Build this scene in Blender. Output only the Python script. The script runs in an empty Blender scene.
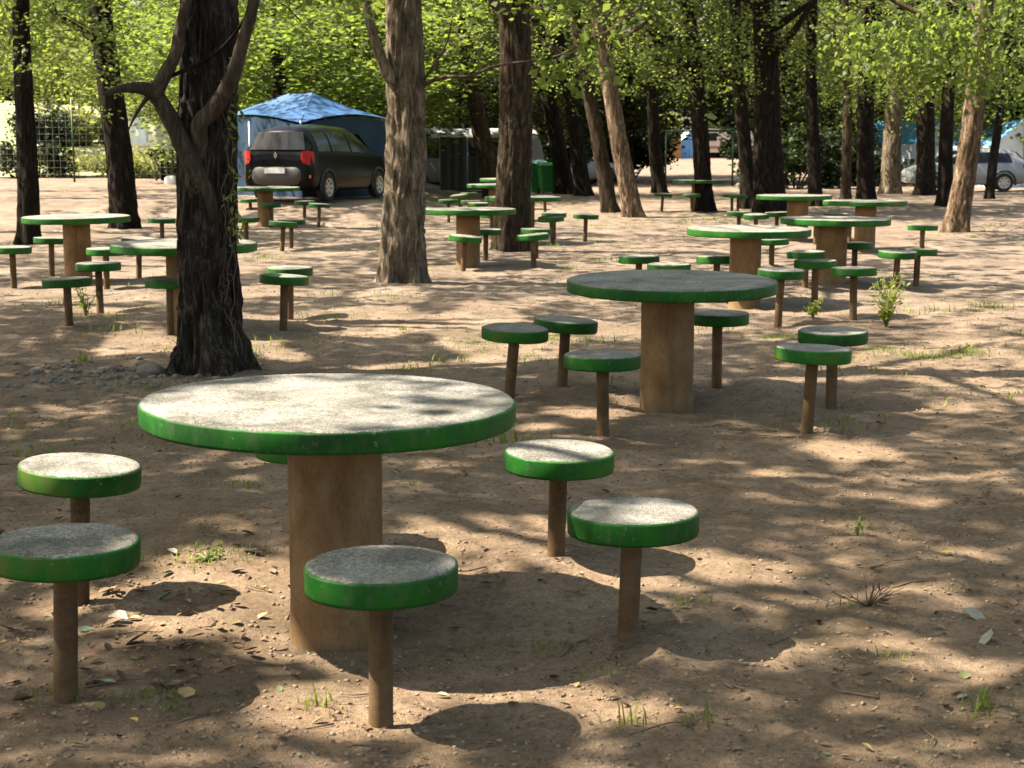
import bpy, bmesh, math, random
import numpy as np
from mathutils import Vector, Matrix

# ------------------------------------------------------------------ camera, sky, sun, exposure
C = bpy.context.scene
COL = C.collection
FPX, CX, CY = 1550.0, 512.0, 384.0           # focal length in pixels of the 1024 px wide frame
EYE = 1.59
PITCH = math.atan(240.0 / FPX)
cam_d = bpy.data.cameras.new('camera')
cam = bpy.data.objects.new('camera', cam_d)
COL.objects.link(cam)
cam_d.sensor_width = 36.0
cam_d.lens = FPX / 1024.0 * 36.0
cam_d.clip_start, cam_d.clip_end = 0.05, 1500.0
cam_d.dof.use_dof = True
cam_d.dof.focus_distance = 7.0
cam_d.dof.aperture_fstop = 9.0
cam.location = (0, 0, EYE)
cam.rotation_euler = (math.pi / 2 - PITCH, 0, 0)
C.camera = cam

SX, SY = -0.74, 0.03                          # direction to the sun, per metre of height
world = bpy.data.worlds.new('World')
C.world = world
world.use_nodes = True
wn = world.node_tree.nodes
wl = world.node_tree.links
sky = wn.new('ShaderNodeTexSky')
sky.sky_type = 'NISHITA'
sky.sun_disc = False
sky.dust_density = 3.0
sky.sun_elevation = math.atan2(1.0, math.hypot(SX, SY))
sky.sun_rotation = math.atan2(SX, SY)
wl.new(sky.outputs[0], wn['Background'].inputs[0])
wn['Background'].inputs[1].default_value = 0.095
sun_d = bpy.data.lights.new('sun', 'SUN')
sun_d.energy = 5.0
sun_d.angle = math.radians(0.53)
sun_d.color = (1.0, 0.94, 0.86)
sun = bpy.data.objects.new('sun', sun_d)
COL.objects.link(sun)
sun.rotation_euler = Vector((SX, SY, 1.0)).to_track_quat('Z', 'Y').to_euler()
C.view_settings.view_transform = 'Standard'
C.view_settings.look = 'None'
C.view_settings.gamma = 1.0
C.view_settings.exposure = 2.0
C.view_settings.use_white_balance = True       # camera set for shade: everything renders warmer
C.view_settings.white_balance_temperature = 7300
C.view_settings.white_balance_tint = 9
C.cycles.max_bounces = 8
C.cycles.transmission_bounces = 4
C.cycles.use_denoising = True

# ------------------------------------------------------------------ small maths helpers
random.seed(5)
RNG = np.random.default_rng(11)


def at(px, py, z=0.0):
    """point of the plane at height z that a place in the photograph shows"""
    u, v = (px - CX) / FPX, (py - CY) / FPX
    c, s = math.cos(PITCH), math.sin(PITCH)
    d = (u, c - v * s, -s - v * c)
    t = (z - EYE) / d[2]
    return (u * t, d[1] * t)


def xz_at(px, py, depth):
    """x and z seen at a pixel for a given distance forward"""
    u, v = (px - CX) / FPX, (py - CY) / FPX
    c, s = math.cos(PITCH), math.sin(PITCH)
    t = depth / (c - v * s)
    return u * t, EYE + t * (-s - v * c)


_TAB = np.random.default_rng(3).random((256, 256))


def vnoise(x, y, cell, seed=0):
    x = np.asarray(x, float) / cell + seed * 17.31
    y = np.asarray(y, float) / cell + seed * 9.77
    ix, iy = np.floor(x).astype(int), np.floor(y).astype(int)
    fx, fy = x - ix, y - iy
    fx, fy = fx * fx * (3 - 2 * fx), fy * fy * (3 - 2 * fy)
    a = _TAB[ix % 256, iy % 256]; b = _TAB[(ix + 1) % 256, iy % 256]
    c = _TAB[ix % 256, (iy + 1) % 256]; d = _TAB[(ix + 1) % 256, (iy + 1) % 256]
    return (a * (1 - fx) + b * fx) * (1 - fy) + (c * (1 - fx) + d * fx) * fy


def sstep(a, b, x):
    t = np.clip((np.asarray(x, float) - a) / (b - a), 0, 1)
    return t * t * (3 - 2 * t)


MOUNDS = []                                   # (x, y, radius, height) filled below


def gz(x, y, fine=True):
    x = np.asarray(x, float); y = np.asarray(y, float)
    h = 0.34 * sstep(30.5, 34.5, y) * sstep(-1.4, -3.4, x)
    h = h + 0.5 * sstep(60, 115, y)
    h = h + (2.2 + 1.6 * (vnoise(x, y * .3, 6.0, 21) - .3)) * sstep(57, 80, y) * sstep(-9.5, -13.5, x)
    amp = sstep(600, 20, y)
    h = h + amp * (0.05 * (vnoise(x, y, 2.3, 1) - .5) + 0.03 * (vnoise(x, y, .8, 2) - .5))
    for (mx, my, mr, mh) in MOUNDS:
        d2 = ((x - mx) ** 2 + (y - my) ** 2) / (mr * mr)
        h = h + mh * np.exp(-d2)
    if fine:
        h = h + amp * (0.026 * (vnoise(x, y, .27, 3) - .5) + 0.017 * (vnoise(x, y, .1, 4) - .5)
                       + 0.010 * (vnoise(x, y, .045, 5) - .5))
    return h


def gz1(x, y):
    return float(gz(x, y))


# ------------------------------------------------------------------ object helpers
def mesh_from(name, v, f, mat=None, smooth=True):
    me = bpy.data.meshes.new(name)
    v = np.asarray(v, np.float32)
    if isinstance(f, np.ndarray):
        n, k = f.shape
        me.vertices.add(len(v)); me.vertices.foreach_set('co', v.ravel())
        me.loops.add(n * k); me.loops.foreach_set('vertex_index', f.astype(np.int32).ravel())
        me.polygons.add(n)
        me.polygons.foreach_set('loop_start', np.arange(0, n * k, k, dtype=np.int32))
        me.polygons.foreach_set('loop_total', np.full(n, k, dtype=np.int32))
        me.update(calc_edges=True)
    else:
        me.from_pydata([tuple(map(float, p)) for p in v], [], f)
    if smooth:
        me.polygons.foreach_set('use_smooth', np.ones(len(me.polygons), dtype=bool))
    if mat:
        me.materials.append(mat)
    me.validate()
    return me


def obj(name, me, parent=None, loc=(0, 0, 0), rot=(0, 0, 0)):
    o = bpy.data.objects.new(name, me)
    COL.objects.link(o)
    o.parent = parent
    o.location = loc
    o.rotation_euler = rot
    return o


def tag(o, label=None, cat=None, group=None, kind=None):
    if label: o['label'] = label
    if cat: o['category'] = cat
    if group: o['group'] = group
    if kind: o['kind'] = kind
    return o


def thing(name, label, cat, loc=(0, 0, 0), rz=0.0, group=None):
    o = bpy.data.objects.new(name, None)
    COL.objects.link(o)
    o.empty_display_size = 0.2
    o.location = loc
    o.rotation_euler = (0, 0, rz)
    return tag(o, label, cat, group)


def copy_tree(o, parent=None):
    c = o.copy()
    COL.objects.link(c)
    c.parent = parent
    for ch in o.children:
        copy_tree(ch, c)
    return c


class MB:
    """collects shapes for ONE mesh"""
    def __init__(self):
        self.v, self.f = [], []

    def add(self, v, f):
        n = len(self.v)
        self.v += [tuple(p) for p in v]
        self.f += [tuple(i + n for i in q) for q in f]
        return self

    def box(self, x0, x1, y0, y1, z0, z1):
        v = [(x0, y0, z0), (x1, y0, z0), (x1, y1, z0), (x0, y1, z0), (x0, y0, z1), (x1, y0, z1), (x1, y1, z1), (x0, y1, z1)]
        return self.add(v, [(3, 2, 1, 0), (4, 5, 6, 7), (0, 1, 5, 4), (1, 2, 6, 5), (2, 3, 7, 6), (3, 0, 4, 7)])

    def tube(self, pts, rad, n=8, cap=True):
        pts = [Vector(p) for p in pts]
        if not hasattr(rad, '__len__'): rad = [rad] * len(pts)
        base = len(self.v)
        for i, p in enumerate(pts):
            t = (pts[min(i + 1, len(pts) - 1)] - pts[max(i - 1, 0)]).normalized()
            a = t.cross(Vector((0.13, 0.97, 0.21))).normalized()
            b = t.cross(a)
            for k in range(n):
                an = 2 * math.pi * k / n
                self.v.append(tuple(p + (a * math.cos(an) + b * math.sin(an)) * rad[i]))
        for i in range(len(pts) - 1):
            for k in range(n):
                k2 = (k + 1) % n
                self.f.append((base + i * n + k, base + i * n + k2, base + (i + 1) * n + k2, base + (i + 1) * n + k))
        if cap:
            self.f.append(tuple(base + k for k in range(n))[::-1])
            self.f.append(tuple(base + (len(pts) - 1) * n + k for k in range(n)))
        return self

    def lathe(self, prof, n=64):
        base = len(self.v)
        for (r, z) in prof:
            for k in range(n):
                a = 2 * math.pi * k / n
                self.v.append((r * math.cos(a), r * math.sin(a), z))
        for i in range(len(prof) - 1):
            for k in range(n):
                k2 = (k + 1) % n
                self.f.append((base + i * n + k, base + i * n + k2, base + (i + 1) * n + k2, base + (i + 1) * n + k))
        return self

    def build(self, name, mat, parent=None, smooth=False, loc=(0, 0, 0), auto=None):
        me = mesh_from(name, self.v, self.f, mat, smooth)
        if auto is not None:
            me.polygons.foreach_set('use_smooth', np.ones(len(me.polygons), dtype=bool))
            try: me.set_sharp_from_angle(angle=math.radians(auto))
            except Exception: pass
        return obj(name, me, parent, loc)


# ------------------------------------------------------------------ materials
class NT:
    def __init__(self, name):
        self.m = bpy.data.materials.new(name)
        self.m.use_nodes = True
        self.t = self.m.node_tree
        self.b = self.t.nodes['Principled BSDF']
        self.out = self.t.nodes['Material Output']

    def n(self, typ, **kw):
        nd = self.t.nodes.new(typ)
        for k, v in kw.items():
            if k.startswith('i_'):
                key = k[2:].replace('_', ' ')
                nd.inputs[key].default_value = v
            else:
                setattr(nd, k, v)
        return nd

    def l(self, a, b):
        self.t.links.new(a, b)

    def coord(self, scale=(1, 1, 1), rand=False):
        tc = self.n('ShaderNodeTexCoord')
        mp = self.n('ShaderNodeMapping')
        mp.inputs['Scale'].default_value = scale
        if rand:
            oi = self.n('ShaderNodeObjectInfo')
            mu = self.n('ShaderNodeMath', operation='MULTIPLY')
            mu.inputs[1].default_value = 61.0
            self.l(oi.outputs['Random'], mu.inputs[0])
            self.l(mu.outputs[0], mp.inputs['Location'])
        self.l(tc.outputs['Object'], mp.inputs['Vector'])
        return mp.outputs[0]

    def noise(self, vec, scale, detail=4, rough=.6, dist=0.0):
        nd = self.n('ShaderNodeTexNoise')
        nd.inputs['Scale'].default_value = scale
        nd.inputs['Detail'].default_value = detail
        nd.inputs['Roughness'].default_value = rough
        nd.inputs['Distortion'].default_value = dist
        self.l(vec, nd.inputs['Vector'])
        return nd.outputs['Fac']

    def ramp(self, fac, stops):
        nd = self.n('ShaderNodeValToRGB')
        el = nd.color_ramp.elements
        while len(el) < len(stops): el.new(0.5)
        for e, (p, c) in zip(el, stops):
            e.position = p
            e.color = (*c, 1) if len(c) == 3 else c
        self.l(fac, nd.inputs[0])
        return nd.outputs[0]

    def mix(self, fac, a, b, blend='MIX'):
        nd = self.n('ShaderNodeMix', data_type='RGBA', blend_type=blend)
        for s, i in ((fac, 0), (a, 6), (b, 7)):
            if hasattr(s, 'links') or hasattr(s, 'is_linked'):
                self.l(s, nd.inputs[i])
            elif i == 0:
                nd.inputs[0].default_value = s
            else:
                nd.inputs[i].default_value = (*s, 1)
        return nd.outputs[2]

    def bump(self, h, strength=.3, dist=.01, nrm=None):
        nd = self.n('ShaderNodeBump')
        nd.inputs['Strength'].default_value = strength
        nd.inputs['Distance'].default_value = dist
        self.l(h, nd.inputs['Height'])
        if nrm is not None: self.l(nrm, nd.inputs['Normal'])
        self.l(nd.outputs[0], self.b.inputs['Normal'])
        return nd.outputs[0]

    def col(self, s):
        if hasattr(s, 'is_linked'): self.l(s, self.b.inputs['Base Color'])
        else: self.b.inputs['Base Color'].default_value = (*s, 1)
        return self

    def rough(self, r, spec=None):
        if hasattr(r, 'is_linked'): self.l(r, self.b.inputs['Roughness'])
        else: self.b.inputs['Roughness'].default_value = r
        if spec is not None: self.b.inputs['Specular IOR Level'].default_value = spec
        return self


def plain(name, c, r=.6, vary=.25, scale=6.0, metal=0.0, bump=0.0, coat=0.0, spec=None):
    t = NT(name)
    if spec is not None: t.b.inputs['Specular IOR Level'].default_value = spec
    v = t.coord()
    n = t.noise(v, scale, 5)
    lo = tuple(x * (1 - vary) for x in c); hi = tuple(min(1, x * (1 + vary)) for x in c)
    t.col(t.ramp(n, [(.3, lo), (.7, hi)])).rough(r)
    t.b.inputs['Metallic'].default_value = metal
    t.b.inputs['Coat Weight'].default_value = coat
    if bump: t.bump(t.noise(v, scale * 8, 4), bump, .01)
    return t.m


def m_ground():
    t = NT('dirt')
    v = t.coord()
    big = t.noise(v, .55, 6, .6)
    mid = t.noise(v, 4.0, 8, .68, .4)
    fin = t.noise(v, 38.0, 6, .7)
    grit = t.noise(v, 210.0, 3, .6)
    c1 = t.ramp(mid, [(.28, (.16, .10, .06)), (.5, (.275, .188, .124)), (.74, (.38, .295, .22))])
    c2 = t.ramp(big, [(.3, (.19, .125, .078)), (.7, (.35, .27, .195))])
    c = t.mix(.45, c1, c2)
    pat = t.noise(v, 1.5, 7, .72, .8)
    c = t.mix(t.ramp(pat, [(.40, (.75, .75, .75)), (.58, (0, 0, 0))]), c, (.135, .098, .062))
    g = t.ramp(fin, [(.3, (.42, .39, .36)), (.52, (1, 1, 1)), (.78, (1.3, 1.27, 1.2))])
    c = t.mix(.75, c, g, 'MULTIPLY')
    g2 = t.ramp(grit, [(.34, (.62, .6, .58)), (.52, (1, 1, 1)), (.70, (1.35, 1.33, 1.3))])
    c = t.mix(.8, c, g2, 'MULTIPLY')
    # humus and dry-leaf crumbs: darker flecks
    vo = t.n('ShaderNodeTexVoronoi'); vo.inputs['Scale'].default_value = 26.0
    t.l(v, vo.inputs['Vector'])
    fl = t.ramp(vo.outputs['Distance'], [(.0, (1, 1, 1)), (.10, (1, 1, 1)), (.16, (0, 0, 0))])
    sel = t.ramp(t.noise(v, 2.2, 5, .7), [(.44, (0, 0, 0)), (.60, (1, 1, 1))])
    fl = t.mix(1.0, fl, sel, 'MULTIPLY')
    c = t.mix(fl, c, (.10, .072, .045))
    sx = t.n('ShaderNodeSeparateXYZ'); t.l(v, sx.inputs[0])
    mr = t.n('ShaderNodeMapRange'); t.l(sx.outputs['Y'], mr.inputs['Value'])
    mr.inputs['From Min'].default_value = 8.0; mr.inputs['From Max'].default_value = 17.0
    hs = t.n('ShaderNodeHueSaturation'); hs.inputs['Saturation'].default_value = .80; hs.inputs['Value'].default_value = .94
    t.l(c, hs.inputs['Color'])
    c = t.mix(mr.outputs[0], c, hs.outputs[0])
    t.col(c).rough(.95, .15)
    h = t.mix(.5, fin, grit)
    t.bump(h, .8, .03)
    return t.m


def m_concrete():
    t = NT('terrazzo_concrete')
    v = t.coord(rand=True)
    sp = t.noise(v, 190.0, 3, .7)
    sp2 = t.noise(v, 70.0, 3, .7)
    st = t.noise(v, 4.2, 9, .72, .6)
    st2 = t.noise(v, 2.2, 5, .6)
    c = t.ramp(sp, [(.40, (.05, .049, .046)), (.5, (.19, .182, .167)), (.60, (.42, .405, .375))])
    c = t.mix(.38, c, t.ramp(sp2, [(.40, (.05, .049, .046)), (.50, (.20, .192, .176)), (.62, (.39, .375, .345))]))
    dirt = t.ramp(st, [(.36, (.34, .32, .28)), (.50, (.75, .73, .69)), (.60, (1, 1, 1))])
    c = t.mix(.9, c, dirt, 'MULTIPLY')
    c = t.mix(t.ramp(st2, [(.5, (0, 0, 0)), (.72, (.5, .5, .5))]), c, (.16, .165, .13))
    t.col(c).rough(.85, .3)
    t.bump(sp2, .25, .004)
    return t.m


def m_green():
    t = NT('green_paint')
    v = t.coord(rand=True)
    n = t.noise(v, 3.2, 4, .55)
    n2 = t.noise(v, 16.0, 7, .7)
    n3 = t.noise(v, 42.0, 5, .7)
    c = t.ramp(n, [(.30, (.002, .040, .004)), (.48, (.003, .075, .005)), (.58, (.006, .105, .006)), (.70, (.07, .10, .008))])
    c = t.mix(t.ramp(n2, [(.60, (0, 0, 0)), (.72, (.45, .45, .45))]), c, (.055, .065, .03))
    c = t.mix(t.ramp(n3, [(.64, (0, 0, 0)), (.67, (1, 1, 1))]), c, (.13, .125, .09))
    n4 = t.noise(t.coord((1, 1, .35), rand=True), 26.0, 6, .75)
    c = t.mix(t.ramp(n4, [(.50, (0, 0, 0)), (.72, (.55, .55, .55))]), c, (.075, .085, .045))
    t.col(c)
    t.rough(t.ramp(n2, [(.3, (.48,) * 3), (.7, (.7,) * 3)]), .25)
    t.bump(n2, .12, .004)
    return t.m


def m_ochre(name='ochre_concrete', k=1.0, worn=(.20, .15, .10)):
    t = NT(name)
    v = t.coord((1, 1, .6), rand=True)
    n = t.noise(v, 5.0, 7, .65)
    n2 = t.noise(v, 90.0, 4, .7)
    c = t.ramp(n, [(.28, (.11 * k, .056 * k, .02 * k)), (.5, (.19 * k, .112 * k, .050 * k)), (.72, (.28 * k, .182 * k, .095 * k))])
    c = t.mix(.5, c, t.ramp(n2, [(.35, (.7, .68, .64)), (.5, (1, 1, 1)), (.7, (1.22, 1.2, 1.16))]), 'MULTIPLY')
    n5 = t.noise(t.coord((1, 1, .5), rand=True), 13.0, 7, .75)
    c = t.mix(t.ramp(n5, [(.52, (0, 0, 0)), (.70, (.7, .7, .7))]), c, worn)
    st = t.noise(t.coord((7, 7, .6), rand=True), 1.6, 5, .6)
    c = t.mix(t.ramp(st, [(.55, (0, 0, 0)), (.75, (.6, .6, .6))]), c, (.09 * k, .05 * k, .022 * k))
    t.col(c).rough(.85, .25)
    t.bump(n2, .2, .003)
    return t.m


def m_bark(name, dark, mid, light, sc=1.0, strength=.9):
    t = NT(name)
    v = t.coord((1, 1, .2), rand=True)
    n = t.noise(v, 20.0 * sc, 9, .74, .7)
    n2 = t.noise(t.coord((1, 1, .4), rand=True), 60.0 * sc, 4, .7)
    big = t.noise(t.coord((1, 1, .5), rand=True), 1.7, 4, .6)
    c = t.ramp(n, [(.34, dark), (.52, mid), (.70, light)])
    c = t.mix(.6, c, t.ramp(n2, [(.32, (.5, .5, .5)), (.52, (1, 1, 1)), (.72, (1.4, 1.38, 1.34))]), 'MULTIPLY')
    c = t.mix(t.ramp(big, [(.5, (0, 0, 0)), (.75, (.55, .55, .55))]), c, tuple(x * .55 for x in mid))
    t.col(c).rough(.95, .15)
    t.bump(t.mix(.3, n, n2), strength, .06)
    return t.m


def m_leaf(name, a, b, cc, trans, fac=.45):
    t = NT(name)
    g = t.n('ShaderNodeNewGeometry')
    r = g.outputs['Random Per Island']
    c = t.ramp(r, [(0, a), (.5, b), (1, cc)])
    big = t.noise(t.coord(rand=True), .75, 3, .5)
    c = t.mix(1.0, c, t.ramp(big, [(.38, (.55, .60, .55)), (.62, (1.05, 1.0, 1.0))]), 'MULTIPLY')  # broad noise paints lit and shaded clumps into the leaf colour
    t.col(c).rough(.55, .3)
    tr = t.n('ShaderNodeBsdfTranslucent')
    t.l(t.ramp(r, [(0, tuple(x * .7 for x in trans)), (1, tuple(min(1, x * 1.2) for x in trans))]), tr.inputs[0])
    mx = t.n('ShaderNodeMixShader')
    mx.inputs[0].default_value = fac
    t.l(t.b.outputs[0], mx.inputs[1]); t.l(tr.outputs[0], mx.inputs[2])
    t.l(mx.outputs[0], t.out.inputs[0])
    return t.m


def m_fallen():
    t = NT('fallen_leaves')
    g = t.n('ShaderNodeNewGeometry')
    c = t.ramp(g.outputs['Random Per Island'],
               [(0, (.07, .042, .024)), (.45, (.14, .085, .045)), (.7, (.20, .135, .075)), (.84, (.27, .19, .07)), (.91, (.26, .23, .17)), (.97, (.11, .14, .05)), (1, (.20, .07, .035))])
    t.col(c).rough(.75)
    return t.m


def m_glass():
    t = NT('car_glass')
    t.col((.006, .008, .009)).rough(.08, .35)
    return t.m


M = dict(
    dirt=m_ground(), concrete=m_concrete(), green=m_green(), ochre=m_ochre(), rust=m_ochre('rusty_brown_post', .55, (.13, .105, .08)),
    bark_dark=m_bark('shade_darkened_bark', (.004, .0027, .0018), (.015, .0102, .0070), (.060, .044, .031), 1.0, 1.0),  # near-black tones put the shade of backlit trunks into the colour
    bark_furrow=m_bark('deep_furrowed_bark', (.006, .0045, .0035), (.045, .035, .027), (.20, .162, .125), 1.5, 1.0),  # lit crests and groove shade put into the bark colour
    bark_brown=m_bark('brown_bark', (.013, .008, .005), (.15, .115, .08), (.42, .34, .25), 1.0, .9),
    bark_mid=m_bark('mid_brown_bark', (.009, .006, .004), (.042, .029, .018), (.15, .112, .075)),
    bark_pale=m_bark('pale_brown_bark', (.018, .011, .007), (.12, .078, .048), (.44, .35, .26), .75),
    limb=m_bark('smooth_limb_bark', (.026, .018, .012), (.072, .051, .036), (.15, .112, .08), .9, .6),
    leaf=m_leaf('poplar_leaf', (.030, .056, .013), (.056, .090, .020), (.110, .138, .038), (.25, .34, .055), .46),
    leaf_shaded=m_leaf('distant_shaded_leaf', (.010, .018, .004), (.020, .033, .007), (.038, .052, .011), (.08, .10, .016), .3),  # darker copy of the leaf: background shade put into its colour
    leaf_dry=m_leaf('pale_shrub_leaf', (.10, .13, .03), (.16, .18, .05), (.24, .22, .08), (.35, .38, .08), .35),
    leaf_conifer=m_leaf('dark_hedge_leaf', (.010, .020, .006), (.018, .034, .009), (.03, .05, .012), (.05, .08, .01), .2),
    grass=m_leaf('weed_blade', (.045, .075, .014), (.085, .13, .02), (.15, .17, .04), (.30, .40, .05)),
    weed=m_leaf('lime_weed', (.10, .15, .03), (.16, .20, .04), (.22, .25, .06), (.4, .48, .07)),
    fallen=m_fallen(),
    stone=plain('grey_stone', (.155, .135, .11), .9, .35, 9, bump=.5),
    clod=plain('clods', (.20, .145, .10), .95, .45, 12, bump=.3),
    twig=plain('twig', (.14, .095, .06), .9, .3, 20),
    car_black=plain('black_car_paint', (.003, .0032, .004), .2, .1, 2, spec=.12),
    car_bumper=plain('grey_bumper', (.045, .041, .039), .5, .08, 3),
    car_silver=plain('silver_car_paint', (.24, .25, .25), .35, .06, 2, metal=.3, coat=.4),
    car_white=plain('white_paint', (.38, .39, .38), .4, .06, 2, coat=.2),
    car_dark=plain('dark_olive_body', (.022, .025, .019), .6, .15, 2),
    van_shaded=plain('shaded_van_paint', (.10, .105, .10), .5, .1, 2),  # pale van body darkened here, its shade put into the paint colour
    glass=m_glass(),
    rubber=plain('tyre_rubber', (.014, .014, .014), .85, .2, 10),
    alloy=plain('alloy', (.50, .47, .42), .35, .1, 8, metal=.7),
    red=plain('red_lens', (.42, .008, .012), .15, .15, 8),
    amber=plain('orange_lens', (.5, .09, .01), .2, .1, 8),
    plate=plain('plate_white', (.72, .72, .70), .4, .05, 20),
    chrome=plain('chrome', (.75, .75, .75), .15, .05, 8, metal=1.0),
    black=plain('black_plastic', (.015, .015, .015), .6, .2, 10),
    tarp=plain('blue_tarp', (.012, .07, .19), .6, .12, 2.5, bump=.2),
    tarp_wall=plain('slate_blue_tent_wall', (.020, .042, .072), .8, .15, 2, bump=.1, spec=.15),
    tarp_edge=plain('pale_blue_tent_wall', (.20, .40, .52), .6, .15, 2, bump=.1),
    pole=plain('grey_steel_pole', (.35, .36, .36), .45, .1, 8, metal=.5),
    teal=plain('teal_canvas', (.02, .17, .26), .7, .15, 2),
    canvas=plain('pale_canvas', (.55, .60, .62), .8, .1, 2),
    skytarp=plain('light_blue_canvas', (.13, .36, .62), .6, .15, 2),
    bin=plain('green_bin_plastic', (.012, .17, .03), .45, .15, 6),
    bin_lid=plain('pale_bin_lid', (.12, .24, .25), .5, .1, 6),
    wall=plain('cream_render', (.66, .60, .44), .9, .1, 1.5, bump=.1),
    shutter=plain('blue_grey_shutter', (.34, .40, .42), .6, .1, 3),
    roof_tile=plain('clay_roof', (.30, .14, .075), .9, .25, 8),
    caravan=plain('beige_caravan', (.55, .44, .36), .5, .08, 2),
    wood=plain('orange_timber', (.36, .15, .045), .7, .3, 8),
    greenmetal=plain('dark_green_metal', (.022, .055, .022), .5, .2, 8),
    wire=plain('galvanised_wire', (.45, .45, .42), .4, .1, 8, metal=.6),
    paper=plain('white_bag', (.75, .75, .75), .6, .05, 8),
    stalk=plain('stalk', (.16, .17, .06), .8, .3, 30),
)

# ------------------------------------------------------------------ where the tables and stools stand (seat or top centre, width, foot) as seen
TABLES = [
    # cx, cy of the top, pedestal offset px, label
    (329.5, 402, 4, 'large round table with speckled white top and green rim closest to the camera'),
    (671.5, 283, -3, 'round table with dark mossy top and chipped rim, right behind the foreground table'),
    (749, 229, -3, 'sunlit round table third in the line running back from the foreground on the right'),
    (835.5, 219, -3, 'round table with broad orange pedestal just behind the third table of the right row'),
    (865, 201.5, 1, 'round table standing directly behind the broad orange pedestal table on the right'),
    (794, 196, 4, 'small looking green round table in front of the thickest dark trunk on the right'),
    (699.5, 181, -1, 'farthest green round table, set against a slim trunk beyond the right row'),
    (76, 217, 0, 'brightly sunlit round table with pale orange pedestal at the left edge'),
    (184, 243.5, 0, 'shaded round table half hidden behind the big furrowed trunk on the left'),
    (268, 188, -3, 'dark green round table standing in front of the black car'),
    (469, 209.5, -1, 'round table between the two thick brown trunks in the centre'),
    (523, 197.5, 2, 'pale lit round table cut in two by the central brown trunk'),
    (496, 185, 0, 'distant green table peeping out left of the central trunk, lower of two'),
    (505, 179.5, 0, 'most distant green table peeping out left of the central trunk, upper of two'),
]
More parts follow.
